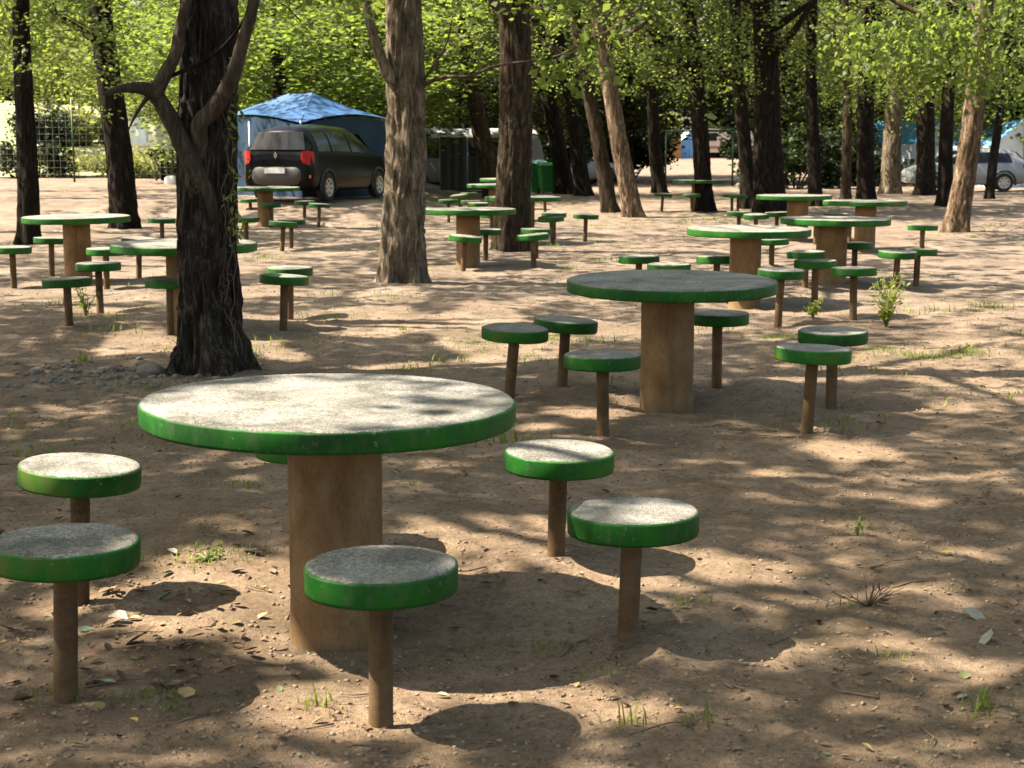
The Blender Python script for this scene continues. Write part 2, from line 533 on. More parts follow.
STOOLS = [
    # cx, cy, width, foot x, foot y (None where hidden), label
    (381, 563, 152, 381, 722, 'stool with grey speckled seat nearest the camera, in front of the foreground table pedestal'),
    (559, 449, 108, 556, 556, 'stool with pale seat behind right of the foreground table, its foot on a sandy mound'),
    (633, 509, 130, 628, 632, 'stool at the right of the foreground table with yellowish worn paint on its rim'),
    (81, 463, 117, 80, 601, 'stool with pale pinkish lit seat and a cracked rim, left of the foreground table'),
    (66, 538, 144, 66, 700, 'stool with dark grey seat in the lower left corner'),
    (309, 436, 104, None, None, 'stool hidden behind the foreground table, only a green sliver of seat showing under its top'),
    (515.5, 327, 72, 509, 398, 'leaning stool at the far left of the dark mossy table'),
    (566, 319, 64, 562, 387, 'stool behind left of the dark mossy table, second from its left'),
    (602.5, 354, 77, 603, 437, 'stool in front left of the dark mossy table beside its pedestal'),
    (717.5, 312, 66, 716.5, 388, 'stool behind the dark mossy table just right of its pedestal'),
    (813.5, 347, 78, 807, 432, 'tilted stool on a small sand heap in front right of the dark mossy table'),
    (833, 330, 70, 831, 408, 'stool directly behind the tilted stool on the sand heap'),
    (639, 255.5, 42, None, None, 'stool at the left of the third right table, leftmost of its two rear left seats'),
    (669, 263.5, 46, None, None, 'stool whose seat just shows above the rear edge of the dark mossy table'),
    (717, 256, 41, None, None, 'bright green sunlit stool tucked against the left of the third table pedestal'),
    (781.5, 269, 48, 778, 328, 'stool with long pole close behind the right end of the dark mossy table'),
    (815.5, 260, 43, 814.5, 305, 'dark rimmed stool in front of the broad orange pedestal'),
    (854, 267.5, 45, 853, 320, 'stool with lit seat just left of the lime weed'),
    (806, 251, 36, 805, 287, 'stool half hidden behind the dark rimmed one by the broad orange pedestal'),
    (772, 241, 34, 771.5, 265, 'stool seen just beyond the right end of the third table'),
    (855, 242.5, 36, None, None, 'stool to the right of the broad orange pedestal, behind it'),
    (898, 251, 38.5, 895.5, 287, 'front one of two overlapping bright green stools right of the orange pedestal table'),
    (918, 248.5, 36, 916, 284, 'rear one of two overlapping bright green stools right of the orange pedestal table'),
    (923, 225, 29, 922, 247, 'lone stool on the right nearest the leaning sunlit trunk'),
    (816, 216.5, 29, None, None, 'left seat of three showing above the orange pedestal table'),
    (836, 213.5, 25, None, None, 'middle and palest seat of three showing above the orange pedestal table'),
    (850, 216.5, 27, None, None, 'right seat of three showing above the orange pedestal table'),
    (739, 211.5, 22, None, None, 'left stool of three in a row before the thickest dark trunk'),
    (756, 214, 23, None, None, 'middle stool of three in a row before the thickest dark trunk'),
    (777, 212, 21, None, None, 'right stool of three in a row before the thickest dark trunk'),
    (663, 193.5, 18, 661.5, 215.5, 'small distant stool left of the farthest green table'),
    (691.5, 194, 18, 692, 214, 'small distant stool touching the pedestal of the farthest green table'),
    (732, 194, 17, 732, 209, 'left of two overlapping distant stools right of the farthest green table'),
    (738.5, 195, 17, 737.5, 210, 'right of two overlapping distant stools right of the farthest green table'),
    (51, 237.5, 39, 52, 275.5, 'bright lit stool left of the sunlit table pedestal'),
    (12, 246.5, 40, None, None, 'bright stool cut off by the left edge beside the sunlit table'),
    (106, 248, 40, 107, 289, 'bright lit stool right of the sunlit table pedestal'),
    (139, 238, 39, 139, 277, 'stool whose lit orange pole shows under the shaded table at left'),
    (98, 262.5, 45.5, 100.5, 315.5, 'dark shaded stool in front right of the sunlit left table'),
    (66.5, 278, 50, 69.5, 325, 'dark shaded stool standing in front of the sunlit left table pedestal'),
    (170, 278, 48, 171, 334, 'stool hidden partly by the left side of the big furrowed trunk'),
    (162, 218, 32, 162, 243, 'stool in the gap between the leaning dark trunk and the big furrowed trunk'),
    (284.5, 275, 49, 283.5, 331.5, 'front one of a pair of overlapping shaded stools right of the big furrowed trunk'),
    (290, 267, 45, 290, 318.5, 'rear one of a pair of overlapping shaded stools right of the big furrowed trunk'),
    (270, 203.5, 22.6, None, None, 'stool whose seat crosses the pedestal of the table before the car'),
    (250, 198.7, 20, 251, 214.5, 'stool at the rear left of the table before the car'),
    (246, 217, 22, None, None, 'stool at the front left of the table before the car, partly behind climbing leaves'),
    (283.5, 221.5, 25, 282, 252, 'front one of two overlapping stools in front right of the table before the car'),
    (291.5, 219.5, 25, 291, 248.5, 'rear one of two overlapping stools in front right of the table before the car'),
    (304.5, 200.7, 21, 304.6, 228, 'left one of two neighbouring stools right of the table before the car'),
    (319.5, 203.5, 22, 318.7, 231, 'right one of two neighbouring stools right of the table before the car'),
    (465.5, 235.5, 33.5, 463, 271, 'stool in front of the pedestal of the table between two brown trunks'),
    (532.5, 234, 33, 534, 266, 'front stool of two overlapping at the right foot of the central trunk'),
    (536, 228.5, 31, None, None, 'rear stool of two overlapping at the right foot of the central trunk'),
    (486, 229, 27, 485.5, 244, 'stool behind the pedestal of the centre table with its pole lit by sun'),
    (410, 228.5, 31, None, None, 'stool almost wholly behind the left brown trunk of the centre'),
    (492, 213, 25, 492, 240, 'stool with orange pole hidden behind the centre table top'),
    (551, 216.5, 28, 553, 244, 'sunlit stool with pale seat right of the central trunk'),
    (554, 212.5, 24, None, None, 'darker stool peeping from behind the pale seated one right of the central trunk'),
    (586, 214, 26, 585, 244, 'free standing sunlit stool farthest right of the central trunk'),
    (545, 195.5, 18, None, None, 'small stool behind the pale table cut by the central trunk'),
    (469, 192.5, 18, None, None, 'distant stool with the highest pale seat left of the central trunk'),
    (459, 194.5, 17, 461, 212, 'distant stool with orange lit pole left of the central trunk'),
    (448.5, 199.5, 19, None, None, 'leftmost distant stool beyond the centre table'),
    (471, 200.5, 18, None, None, 'dim distant stool between two others beyond the centre table'),
    (478, 202.5, 19, None, None, 'distant stool right of the others beyond the centre table, touching the trunk'),
]
SEAT_H, TOP_H = 0.445, 0.755
table_pos, stool_pos = [], []
for (cx, cy, off, lab) in TABLES:
    x, y = at(cx, cy - {329.5: 3.6, 671.5: 3.6}.get(cx, 1.0), TOP_H)
    table_pos.append((x, y, off / FPX * y, lab))
for (cx, cy, w, bx, by, lab) in STOOLS:
    x, y = at(cx, cy, SEAT_H)
    h, tilt = SEAT_H, 0.0
    if bx is not None:
        x2, y2 = at(bx, by, 0.0)
        if y < 20:
            y = .5 * (y + y2)
        xs, zs = xz_at(cx, cy, y)
        x = xz_at(bx, by, y)[0]
        h = min(max(zs, .41), .50)
        tilt = max(-.12, min(.12, math.atan((xs - x) / h)))
    stool_pos.append((x, y, h, tilt, lab))

# sandy heaps and scuffed hollows round the feet
for i in (1, 7, 8, 10):
    x, y = stool_pos[i][0], stool_pos[i][1]
    MOUNDS.append((x + .04, y - .05, .24, .055 if i != 10 else .075))
for (x, y, h, t_, l_), (cx, cy, w, bx, by, lab) in zip(stool_pos, STOOLS):
    if bx is not None and y < 20:
        MOUNDS.append((x, y, .26, max(-.09, min(.06, xz_at(bx, by, y)[1] - float(gz(x, y, False))))))
for k, by in ((0, 636), (1, 414), (2, 312), (3, 281)):
    x, y = table_pos[k][0], table_pos[k][1]
    MOUNDS.append((x, y, .34, max(-.09, min(.06, xz_at(512, by, y)[1] - float(gz(x, y, False))))))
for (x, y, o_, l_) in table_pos[:5]:
    MOUNDS.append((x + .5, y - .35, .5, -.03))


# ------------------------------------------------------------------ ground
def build_ground():
    ys = list(np.linspace(-14, 1.6, 14))
    y = 1.65
    while y < 420:
        ys.append(y)
        y += max(.018, .0042 * y if y < 14 else .0062 * y if y < 40 else .02 * y)
    ys = np.array(ys)
    u = np.linspace(-1, 1, 301)
    uu = .36 * u + .64 * u ** 3
    half = 5.0 + .85 * np.maximum(ys, 0) + np.maximum(0, ys - 60) * .8
    X = half[:, None] * uu[None, :]
    Y = np.repeat(ys[:, None], len(u), 1)
    Z = gz(X, Y)
    v = np.stack([X, Y, Z], -1).reshape(-1, 3)
    nr, nc = len(ys), len(u)
    i = np.arange(nr - 1)[:, None] * nc + np.arange(nc - 1)[None, :]
    f = np.stack([i, i + 1, i + nc + 1, i + nc], -1).reshape(-1, 4)
    o = obj('ground', mesh_from('ground', v, f, M['dirt']))
    tag(o, 'bare brown dirt ground under the trees with sandy lit patches', 'ground', kind='structure')


build_ground()

# ------------------------------------------------------------------ sun flecks: where the canopy is open
PATCH = []


def patch(px, py, rx, ry, z=0.0, s=1.0):
    x, y = at(px, py, z)
    PATCH.append((x - SX * z, y - SY * z, rx / FPX * y, max(.05, ry * y * y / (FPX * (EYE - z))), s))


# ground
patch(212, 585, 105, 46); patch(60, 592, 40, 14); patch(262, 632, 45, 22)
patch(455, 702, 205, 40); patch(495, 540, 85, 38, s=.8); patch(620, 574, 90, 14)
patch(712, 566, 80, 17); patch(850, 640, 100, 24, s=.5); patch(945, 665, 60, 28, s=.6); patch(900, 588, 80, 10, s=.5); patch(780, 600, 60, 10, s=.5)
patch(585, 410, 48, 6); patch(545, 425, 25, 5); patch(850, 448, 55, 9); patch(790, 470, 60, 6, s=.7); patch(900, 405, 75, 6)
patch(955, 472, 45, 5, s=.8); patch(880, 494, 60, 4, s=.7); patch(720, 398, 40, 5); patch(960, 380, 50, 7)
patch(620, 395, 25, 5); patch(690, 500, 50, 5, s=.5); patch(960, 545, 40, 8, s=.5); patch(440, 470, 60, 8, s=.35)
patch(60, 405, 40, 5, s=.4); patch(230, 470, 40, 8, s=.4)
# tops
patch(262, 402, 125, 27, TOP_H); patch(360, 388, 60, 9, TOP_H, .8); patch(340, 418, 90, 12, TOP_H, .85); patch(425, 400, 90, 22, TOP_H, .62)
patch(560, 448, 60, 14, SEAT_H, .8); patch(655, 509, 45, 14, SEAT_H); patch(84, 463, 70, 14, SEAT_H)

patch(749, 228, 75, 6, TOP_H); patch(76, 217, 90, 9, TOP_H); patch(825, 219, 30, 4, TOP_H, .8)


SHADED = []
for (px, py, r, z) in ((381, 563, .205, SEAT_H), (66, 538, .21, SEAT_H), (671, 280, .66, TOP_H), (833, 330, .24, SEAT_H), (602, 354, .26, SEAT_H), (515, 327, .26, SEAT_H), (813, 347, .26, SEAT_H)):
    x, y = at(px, py, z)
    SHADED.append((x - SX * z, y - SY * z, r, r))
DARK = [(14.4, 51, 4, 2.5), (-4.4, 35.8, 2.6, 2.0), (8.0, 47, 6, 3), (-1.5, 51, 4, 2.5), (8.0, 37, 3.0, 1.5), (1.5, 49, 3, 3)]


def trunk_light(bx, by, z0, z1, ry=.3, s=1.0):
    x, y = at(bx, by)
    zm, hz = (z0 + z1) / 2, (z1 - z0) / 2
    PATCH.append((x - SX * zm, y - SY * zm, abs(SX) * hz + .3, ry, s))


trunk_light(402, 283, .2, 2.9, .4); trunk_light(957, 232, .2, 2.7, .4); trunk_light(634, 217, .4, 2.4, .3)
trunk_light(891, 194, .2, 1.6, .5); trunk_light(76, 275, .1, .9, .8); trunk_light(925, 195, 1.0, 2.5, .3)


def lit(x, y):
    n = .6 * vnoise(x, y * .8, 1.15, 7) + .4 * vnoise(x, y * .8, .5, 8)
    thr = .56 - .05 * sstep(11, 15, y) - .03 * sstep(25, 34, y) + .045 * sstep(11, 15, y) + .19 * sstep(31, 36, y) * sstep(-2.5, 0, x) * sstep(12, 10, x) - .08 * sstep(-2.5, -4.5, x) * sstep(13, 16, y)
    mid = sstep(thr, thr + .06, n) * sstep(8.8, 10.4, y) * .97
    # dense shade round the dark mossy table
    mid = mid * (1 - .9 * np.exp(-(((x - .9) / 1.5) ** 2 + ((y - 9.6) / 1.2) ** 2)))
    out = mid
    for (dx_, dy_, rx, ry) in DARK:
        out = out * (1 - .97 * np.exp(-((((x - dx_) / rx) ** 2 + ((y - dy_) / ry) ** 2) ** 2)))
    for (px, py, rx, ry, s) in PATCH:
        d = ((x - px) / rx) ** 2 + ((y - py) / ry) ** 2
        wob = 1 + .9 * (vnoise(x, y, .22, 12) - .5) + .5 * (vnoise(x, y, .08, 13) - .5)
        out = np.maximum(out, s * (d * wob < 1.0))
    out = np.maximum(out, .09 + .20 * sstep(.4, 1.3, x) * sstep(.15, .6, vnoise(x, y, .9, 15)) + .10 * sstep(.5, .7, vnoise(x, y, .5, 16)))
    for (dx_, dy_, rx, ry) in SHADED:
        out = np.where(((x - dx_) / rx) ** 2 + ((y - dy_) / ry) ** 2 < 1, np.minimum(out, .03), out)
    out = np.maximum(out, .4 * (y < 1.8))
    return np.clip(1 + np.log(np.maximum(out, 1e-3)) / 4.5, 0, 1)      # share of leaves missing for that much light


# ------------------------------------------------------------------ trees
def lattice(theta, z, nt, cz, seed):
    r = np.random.default_rng(seed)
    T = r.random((nt, 400))
    a = (theta / (2 * math.pi) * nt) % nt
    b = (z + 5) / cz
    ia, ib = np.floor(a).astype(int), np.floor(b).astype(int)
    fa, fb = a - ia, b - ib
    fa, fb = fa * fa * (3 - 2 * fa), fb * fb * (3 - 2 * fb)
    g = lambda i, j: T[i % nt, j % 400]
    return (g(ia, ib) * (1 - fa) + g(ia + 1, ib) * fa) * (1 - fb) + (g(ia, ib + 1) * (1 - fa) + g(ia + 1, ib + 1) * fa) * fb


def trunk_mesh(r0, H, lean, seed, res=1.0, furrow=.10, flare=.45, wob=.05, zstep=.12):
    """tapered trunk with flared foot, ridged bark and slight bends"""
    nth = int(40 * res)
    zs = [-.25, -.1]
    z = 0.0
    while z < H:
        zs.append(z)
        z += (zstep / res) if z < 6.5 else .5
    zs.append(H)
    zs = np.array(zs)
    th = np.linspace(0, 2 * math.pi, nth, endpoint=False)
    Z = np.repeat(zs[:, None], nth, 1)
    TH = np.repeat(th[None, :], len(zs), 0)
    rr = random.Random(seed)
    ph = [rr.uniform(0, 6.28) for _ in range(4)]
    taper = 1 - .6 * np.clip(zs / H, 0, 1) ** .9
    fl = 1 + flare * np.exp(-np.maximum(zs, 0) / (.9 * r0)) * 1.0
    lob = 1 + .22 * np.exp(-np.maximum(Z, 0) / (1.2 * r0)) * np.sin(TH * 5 + ph[0]) + .04 * np.sin(TH * 2 + Z * .7 + ph[1])
    cells = max(9, int(24 * min(1.4, res)))
    n = lattice(TH + .12 * np.sin(Z * 3 + ph[2]), Z, cells, .28, seed)
    n2 = lattice(TH, Z, cells * 2, .09, seed + 1)
    ridge = 1 - np.abs(2 * n - 1)
    R = r0 * taper[:, None] * fl[:, None] * lob * (1 + furrow * (ridge - .5) * 1.6 + furrow * .5 * (n2 - .5))
    lx = lean[0] * np.where(zs < 5, zs, 5 + (zs - 5) * .35)
    ly = lean[1] * np.where(zs < 5, zs, 5 + (zs - 5) * .35)
    env = np.clip(zs / 1.5, 0, 1)
    ox = lx + env * wob * (np.sin(zs * 1.1 + ph[2]) - math.sin(ph[2])) * .6
    oy = ly + env * wob * (np.sin(zs * .9 + ph[3]) - math.sin(ph[3])) * .6
    X = ox[:, None] + R * np.cos(TH)
    Y = oy[:, None] + R * np.sin(TH)
    v = np.stack([X, Y, Z], -1).reshape(-1, 3)
    nr = len(zs)
    i = np.arange(nr - 1)[:, None] * nth
    k = np.arange(nth)[None, :]
    f = np.stack([i + k, i + (k + 1) % nth, i + nth + (k + 1) % nth, i + nth + k], -1).reshape(-1, 4)
    axis = lambda z: (float(np.interp(z, zs, ox)), float(np.interp(z, zs, oy)), float(np.interp(z, zs, r0 * taper)))
    return v, f, axis


def leaves(c, size, rng, droop=.35, flat=.75, shape=.40):
    """one folded pointed leaf face per centre"""
    n = len(c)
    a = rng.uniform(0, 2 * math.pi, n)
    u = np.stack([np.cos(a), np.sin(a), -droop + rng.normal(0, .45, n)], 1)
    u /= np.linalg.norm(u, axis=1)[:, None]
    nn = np.stack([rng.normal(0, flat, n), rng.normal(0, flat, n), np.ones(n)], 1)
    nn -= (nn * u).sum(1)[:, None] * u
    nn /= np.linalg.norm(nn, axis=1)[:, None] + 1e-9
    w = np.cross(nn, u)
    s = np.asarray(size)[:, None]
    p0 = c - u * s * .5
    p1 = c + w * s * shape - u * s * .08 + nn * s * .10
    p2 = c + u * s * .55
    p3 = c - w * s * shape - u * s * .08 + nn * s * .10
    v = np.stack([p0, p1, p2, p3], 1).reshape(-1, 3)
    f = np.arange(4 * n).reshape(n, 4)
    return v, f


def add_branches(root, mat, axis, rng, n, z0, z1, reach, r0):
    tips = []
    for k in range(n):
        z = z0 + (z1 - z0) * (k + rng.random()) / n
        a = rng.random() * 6.283
        x, y, r = axis(z)
        L = reach * (.6 + .4 * rng.random())
        up = L * (.35 + .45 * rng.random())
        pts, rad = [], []
        for t in np.linspace(0, 1, 6):
            pts.append((x + math.cos(a) * L * t + rng.normal(0, .05) * t * L * .5, y + math.sin(a) * L * t + rng.normal(0, .05) * t * L * .5, z + up * t ** 1.2))
            rad.append(max(.012, r * .42 * (1 - t) + .012))
        MB().tube(pts, rad, 8).build('branch', mat, root, smooth=True)
        tips.append(pts)
    return tips


def tree(name, label, x, y, r0, lean=(0, 0), H=11.0, bark='bark_dark', res=1.0, furrow=.10, zb=2.7, R=3.6,
         sprays=150, upper=2300, leafsize=.085, seed=1, branches=6, bz=(2.9, 7.5), leafmat='leaf', group=None, flare=.14,
         cull=True, upsize=.30, side=None, per=36, ztop_low=6.5):
    rng = np.random.default_rng(seed)
    z0 = gz1(x, y)
    root = thing(name, label, 'tree', (x, y, z0), 0, group)
    v, f, axis = trunk_mesh(r0, H, lean, seed, res, furrow, flare)
    obj('trunk', mesh_from('trunk', v, f, M[bark]), root)
    mb = MB()
    add_branches(root, M['limb' if bark != 'bark_dark' else 'bark_dark'], axis, rng, branches, bz[0], bz[1], R * .8, r0)
    # leafy sprays hanging in the lower crown
    vs, fs, off = [], [], 0
    cs, ss = [], []
    if sprays:
        ns = sprays
        zz = zb + (ztop_low - zb) * rng.random(ns) ** .85
        rad = R * np.sqrt(rng.uniform(.06, 1, ns))
        rad *= np.clip(.55 + .5 * (zz - zb) / 2.5, .5, 1.05)
        an = rng.uniform(0, 6.283, ns)
        if side is not None:
            an = side[0] + rng.normal(0, side[1], ns)
        clump = vnoise(np.cos(an) * rad + x, np.sin(an) * rad + y, 1.1, seed % 50)
        keep = clump > (.47 if x > -1 else .40)
        for q in np.nonzero(keep)[0]:
            ax = axis(zz[q])
            p = np.array([ax[0] + math.cos(an[q]) * rad[q], ax[1] + math.sin(an[q]) * rad[q], zz[q]])
            da = an[q] + rng.normal(0, .8)
            L = rng.uniform(.6, 1.25)
            d = np.array([math.cos(da), math.sin(da), rng.normal(-.15, .3)])
            t = rng.random(per)
            c = p + d * L * (t[:, None] - .3) + np.array([0, 0, -.25]) * (t[:, None] ** 2) * L + rng.normal(0, .10, (per, 3))
            cs.append(c)
            ss.append(leafsize * rng.uniform(.65, 1.25, per))
            if rng.random() < .6:
                tt = np.linspace(-.35, .7, 4)
                mb.tube([tuple(p + d * L * k + np.array([0, 0, -.25]) * max(k + .3, 0) ** 2 * L) for k in tt], [.012, .009, .006, .003], 3, False)
    if upper:
        k = max(18, upper // 70)
        th = rng.uniform(0, 6.283, k); rr = R * 1.15 * np.sqrt(rng.random(k)); hz = rng.uniform(ztop_low - .3, H + 1.0, k)
        rr *= np.clip(1.15 - ((hz - (ztop_low + H) / 2) / ((H - ztop_low) * .75)) ** 2 * .5, .4, 1)
        ctr = np.stack([np.cos(th) * rr + lean[0] * 5, np.sin(th) * rr + lean[1] * 5, hz], 1)
        pick = rng.integers(0, k, upper)
        c = ctr[pick] + rng.normal(0, .62, (upper, 3)) * np.array([1.1, 1.1, .7])
        c[:, 2] = np.maximum(c[:, 2], ztop_low - .8)
        if cull:
            gx = c[:, 0] + x - SX * (c[:, 2] + z0); gy = c[:, 1] + y - SY * (c[:, 2] + z0)
            c = c[rng.random(len(c)) > lit(gx, gy)]
        cs.append(c); ss.append(upsize * rng.uniform(.6, 1.2, len(c)))
    if cs:
        cc = np.concatenate(cs); sz = np.concatenate(ss)
        v, f = leaves(cc, sz, rng)
        nl = len(f)
        if mb.v:                                   # the thin twigs the leaves sit on
            f = np.concatenate([f, np.array(mb.f) + len(v)]); v = np.concatenate([v, np.array(mb.v)])
        me = mesh_from('crown', v, f, M[leafmat], smooth=False)
        me.materials.append(M['limb'])
        mi = np.zeros(len(me.polygons), dtype=np.int32); mi[nl:] = 1
        me.polygons.foreach_set('material_index', mi)
        obj('crown', me, root)
    return root, axis


def px_tree(name, label, bx, by, w, tx, ty=22, **kw):
    """tree from its foot, its width and where its axis leaves the frame"""
    z = 0.0
    for _ in range(3):
        x, y = at(bx, by, z)
        z = float(gz(x, y, False))
    xt, zt = xz_at(tx, ty, y)
    lean = ((xt - x) / max(.5, zt - z), 0)
    r = w / FPX * y / 2
    return tree(name, label, x, y, r, lean, **kw)


# the big furrowed tree on the left with its forking limbs
ax_, ay_ = at(211, 369)
treeA, axA = tree('tree', 'big dark furrowed tree with two pale forking limbs close behind the foreground table', ax_, ay_, .205, (.012, 0), H=11,
                  bark='bark_furrow', res=4.6, furrow=.22, zb=3.3, R=3.8, sprays=70, upper=2600, seed=21, flare=.42)


def limb(root, pts, rad, depth, mat='limb', name='limb', n=14):
    P = []
    for (px, py, dd) in pts:
        x, z = xz_at(px, py, depth + dd)
        P.append((x - root.location.x, depth + dd - root.location.y, z - root.location.z))
    # smooth the path
    Q, RR = [], []
    for i in range(len(P) - 1):
        p0 = Vector(P[max(i - 1, 0)]); p1 = Vector(P[i]); p2 = Vector(P[i + 1]); p3 = Vector(P[min(i + 2, len(P) - 1)])
        for t in np.linspace(0, 1, 7)[:-1]:
            Q.append(.5 * ((2 * p1) + (p2 - p0) * t + (2 * p0 - 5 * p1 + 4 * p2 - p3) * t * t + (3 * p1 - p0 - 3 * p2 + p3) * t ** 3))
            RR.append(rad[i] * (1 - t) + rad[i + 1] * t)
    Q.append(Vector(P[-1])); RR.append(rad[-1])
    rr = random.Random(len(P) * 7 + int(pts[0][0]))
    RR = [r * rr.uniform(.94, 1.07) for r in RR]
    m = MB().tube(Q, RR, n)
    return m.build(name, M[mat], root, smooth=True)


dA = treeA.location.y
limb(treeA, [(222, 375, .02), (219, 300, -.08), (215, 235, -.15), (208, 195, -.19), (190, 160, -.24), (172, 122, -.26), (152, 92, -.28), (125, 88, -.5), (105, 94, -.8)],
     [.03, .035, .042, .055, .066, .061, .053, .030, .016], dA)
limb(treeA, [(154, 96, -.28), (163, 78, -.3), (175, 55, -.3), (180, 30, -.3), (187, 0, -.3), (200, -60, -.2)], [.052, .05, .043, .039, .035, .027], dA)
limb(treeA, [(207, 170, -.16), (199, 128, -.26), (214, 108, -.3), (232, 78, -.34), (242, 45, -.36), (252, 10, -.38), (262, -50, -.4)], [.05, .06, .058, .051, .044, .039, .03], dA)
limb(treeA, [(165, 78, -.3), (190, 68, -.32), (215, 54, -.34), (236, 32, -.36), (250, 8, -.38)], [.014, .014, .013, .011, .008], dA, 'bark_dark', 'twig', 6)
limb(treeA, [(150, 94, -.28), (140, 108, -.3), (132, 122, -.3), (128, 132, -.3)], [.02, .012, .008, .003], dA, 'limb', 'twig', 6)

# the two brown trunks of the centre
treeB, axB = px_tree('tree', 'thick brown sunlit trunk in the centre left with stubby fork high up', 402, 283, 40, 405, bark='bark_brown', res=2.4, furrow=.15,
                     zb=2.9, R=3.4, sprays=110, upper=2500, seed=22, flare=.10, leafsize=.105)
dB = treeB.location.y
limb(treeB, [(398, 92, -.1), (386, 70, -.16), (375, 40, -.18), (366, 5, -.2), (352, -60, -.2)], [.05, .07, .06, .048, .035], dB, 'bark_brown', n=12)
limb(treeB, [(424, 84, -.1), (445, 77, -.3), (470, 76, -.4), (495, 66, -.5), (530, 61, -.6), (560, 55, -.7), (590, 40, -.8), (622, 24, -.9)],
     [.025, .02, .018, .015, .014, .012, .009, .004], dB, 'limb', 'branch', 7)
limb(treeB, [(424, 80, -.1), (436, 62, -.2), (447, 42, -.25), (452, 20, -.3)], [.016, .014, .011, .008], dB, 'limb', 'branch', 7)


def sprig(root, pts, depth, n, size, seed, spread=.14, mat='leaf', name='foliage'):
    """a visible spray of leaves on a limb of the tree"""
    rng = np.random.default_rng(seed)
    c = []
    for (px, py, dd, k) in pts:
        x, z = xz_at(px, py, depth + dd)
        p = np.array([x - root.location.x, depth + dd - root.location.y, z - root.location.z])
        c.append(p + rng.normal(0, spread, (k, 3)))
    c = np.concatenate(c)
    v, f = leaves(c, size * rng.uniform(.7, 1.25, len(c)), rng, droop=.8, flat=.9)
    return obj(name, mesh_from(name, v, f, M[mat], smooth=False), root)


sprig(treeB, [(550, 62, -.6, 16), (565, 72, -.6, 18), (580, 60, -.7, 20), (600, 68, -.7, 16), (570, 85, -.6, 12), (588, 50, -.8, 12), (617, 45, -.9, 8), (630, 28, -.9, 12), (545, 78, -.6, 6)],
      dB, 0, .115, 5, .10)
treeC, axC = px_tree('tree', 'thick brown central trunk standing between two tables', 512, 251, 34, 513, bark='bark_mid', res=1.8, furrow=.14,
                     zb=3.0, R=3.6, sprays=110, upper=2500, seed=23)

TREES = [
    # bx, by, w, tx, ty, bark, label, extra
    (126, 228, 27, 104, 22, 'bark_dark', 'dark trunk leaning left beyond the sunlit left table', dict(zb=2.35, R=3.8, sprays=230, res=1.4)),
    (29, 244, 21, 24, 22, 'bark_dark', 'dark trunk at the left edge behind the sunlit table', dict(zb=2.2, R=3.6, sprays=230, res=1.3)),
    (495, 198, 19, 464, 30, 'bark_mid', 'brown trunk leaning left just behind the central trunk', dict(zb=3.2, R=3.4, sprays=120)),
    (566, 194, 18, 537, 22, 'bark_dark', 'left one of two black leaning trunks right of the central trunk', dict(zb=3.0, R=3.4, sprays=120)),
    (584, 196, 16, 556, 22, 'bark_dark', 'right one of two black leaning trunks right of the central trunk', dict(zb=3.0, R=3.2, sprays=100)),
    (610, 212, 16, 578, 22, 'bark_mid', 'slender leaning trunk just left of the white flecked one', dict(zb=2.8, R=3.0, sprays=110)),
    (634, 217, 19, 596, 22, 'bark_pale', 'leaning trunk with white flecked sunlit side in the middle', dict(zb=2.8, R=3.2, sprays=120, res=1.3)),
    (659, 193, 14, 648, 22, 'bark_dark', 'black trunk left of the farthest green table', dict(zb=3.0, R=3.3, sprays=95)),
    (706, 211.5, 17, 688, 22, 'bark_dark', 'slim mottled trunk rising behind the farthest green table', dict(zb=2.9, R=3.2, sprays=90, res=1.3)),
    (749, 209, 15, 737, 22, 'bark_dark', 'dark trunk touching the left of the thickest dark trunk', dict(zb=2.8, R=3.0, sprays=80)),
    (770, 212, 29, 762, 22, 'bark_dark', 'thickest dark trunk on the right side', dict(zb=2.8, R=3.8, sprays=105, res=1.4)),
    (815, 206, 14, 813, 22, 'bark_dark', 'straight dark trunk between the thickest one and the right tables', dict(zb=2.6, R=3.0, sprays=100)),
    (846, 199, 10, 845, 22, 'bark_mid', 'thin brown trunk behind the right tables', dict(zb=2.7, R=2.6, sprays=90)),
    (866, 204, 18, 868, 22, 'bark_dark', 'black upright trunk behind the right tables', dict(zb=2.8, R=3.2, sprays=100)),
    (891, 194, 19, 895, 22, 'bark_brown', 'reddish brown trunk with flared foot on the right', dict(zb=2.6, R=3.4, sprays=190)),
    (925, 195, 19, 930, 22, 'bark_dark', 'dark trunk with pale left side in front of the white car', dict(zb=2.6, R=3.4, sprays=190)),
    (945, 206, 15, 951, 22, 'bark_dark', 'dark trunk close left of the leaning sunlit trunk', dict(zb=2.7, R=3.0, sprays=120)),
    (956, 232, 23, 974, 100, 'bark_pale', 'leaning sunlit pinkish trunk at the right edge', dict(zb=2.35, R=3.3, sprays=260, res=1.5)),
    (989, 199, 9, 999, 115, 'bark_dark', 'thin black leaning trunk before the silver car at far right', dict(zb=2.7, R=2.4, sprays=100)),
]
for i, (bx, by, w, tx, ty, bark, lab, kw) in enumerate(TREES):
    kw = dict(dict(upper=8500, upsize=.20, seed=40 + i), **kw)
    px_tree('tree', lab, bx, by, w, tx, ty, bark=bark, **kw)

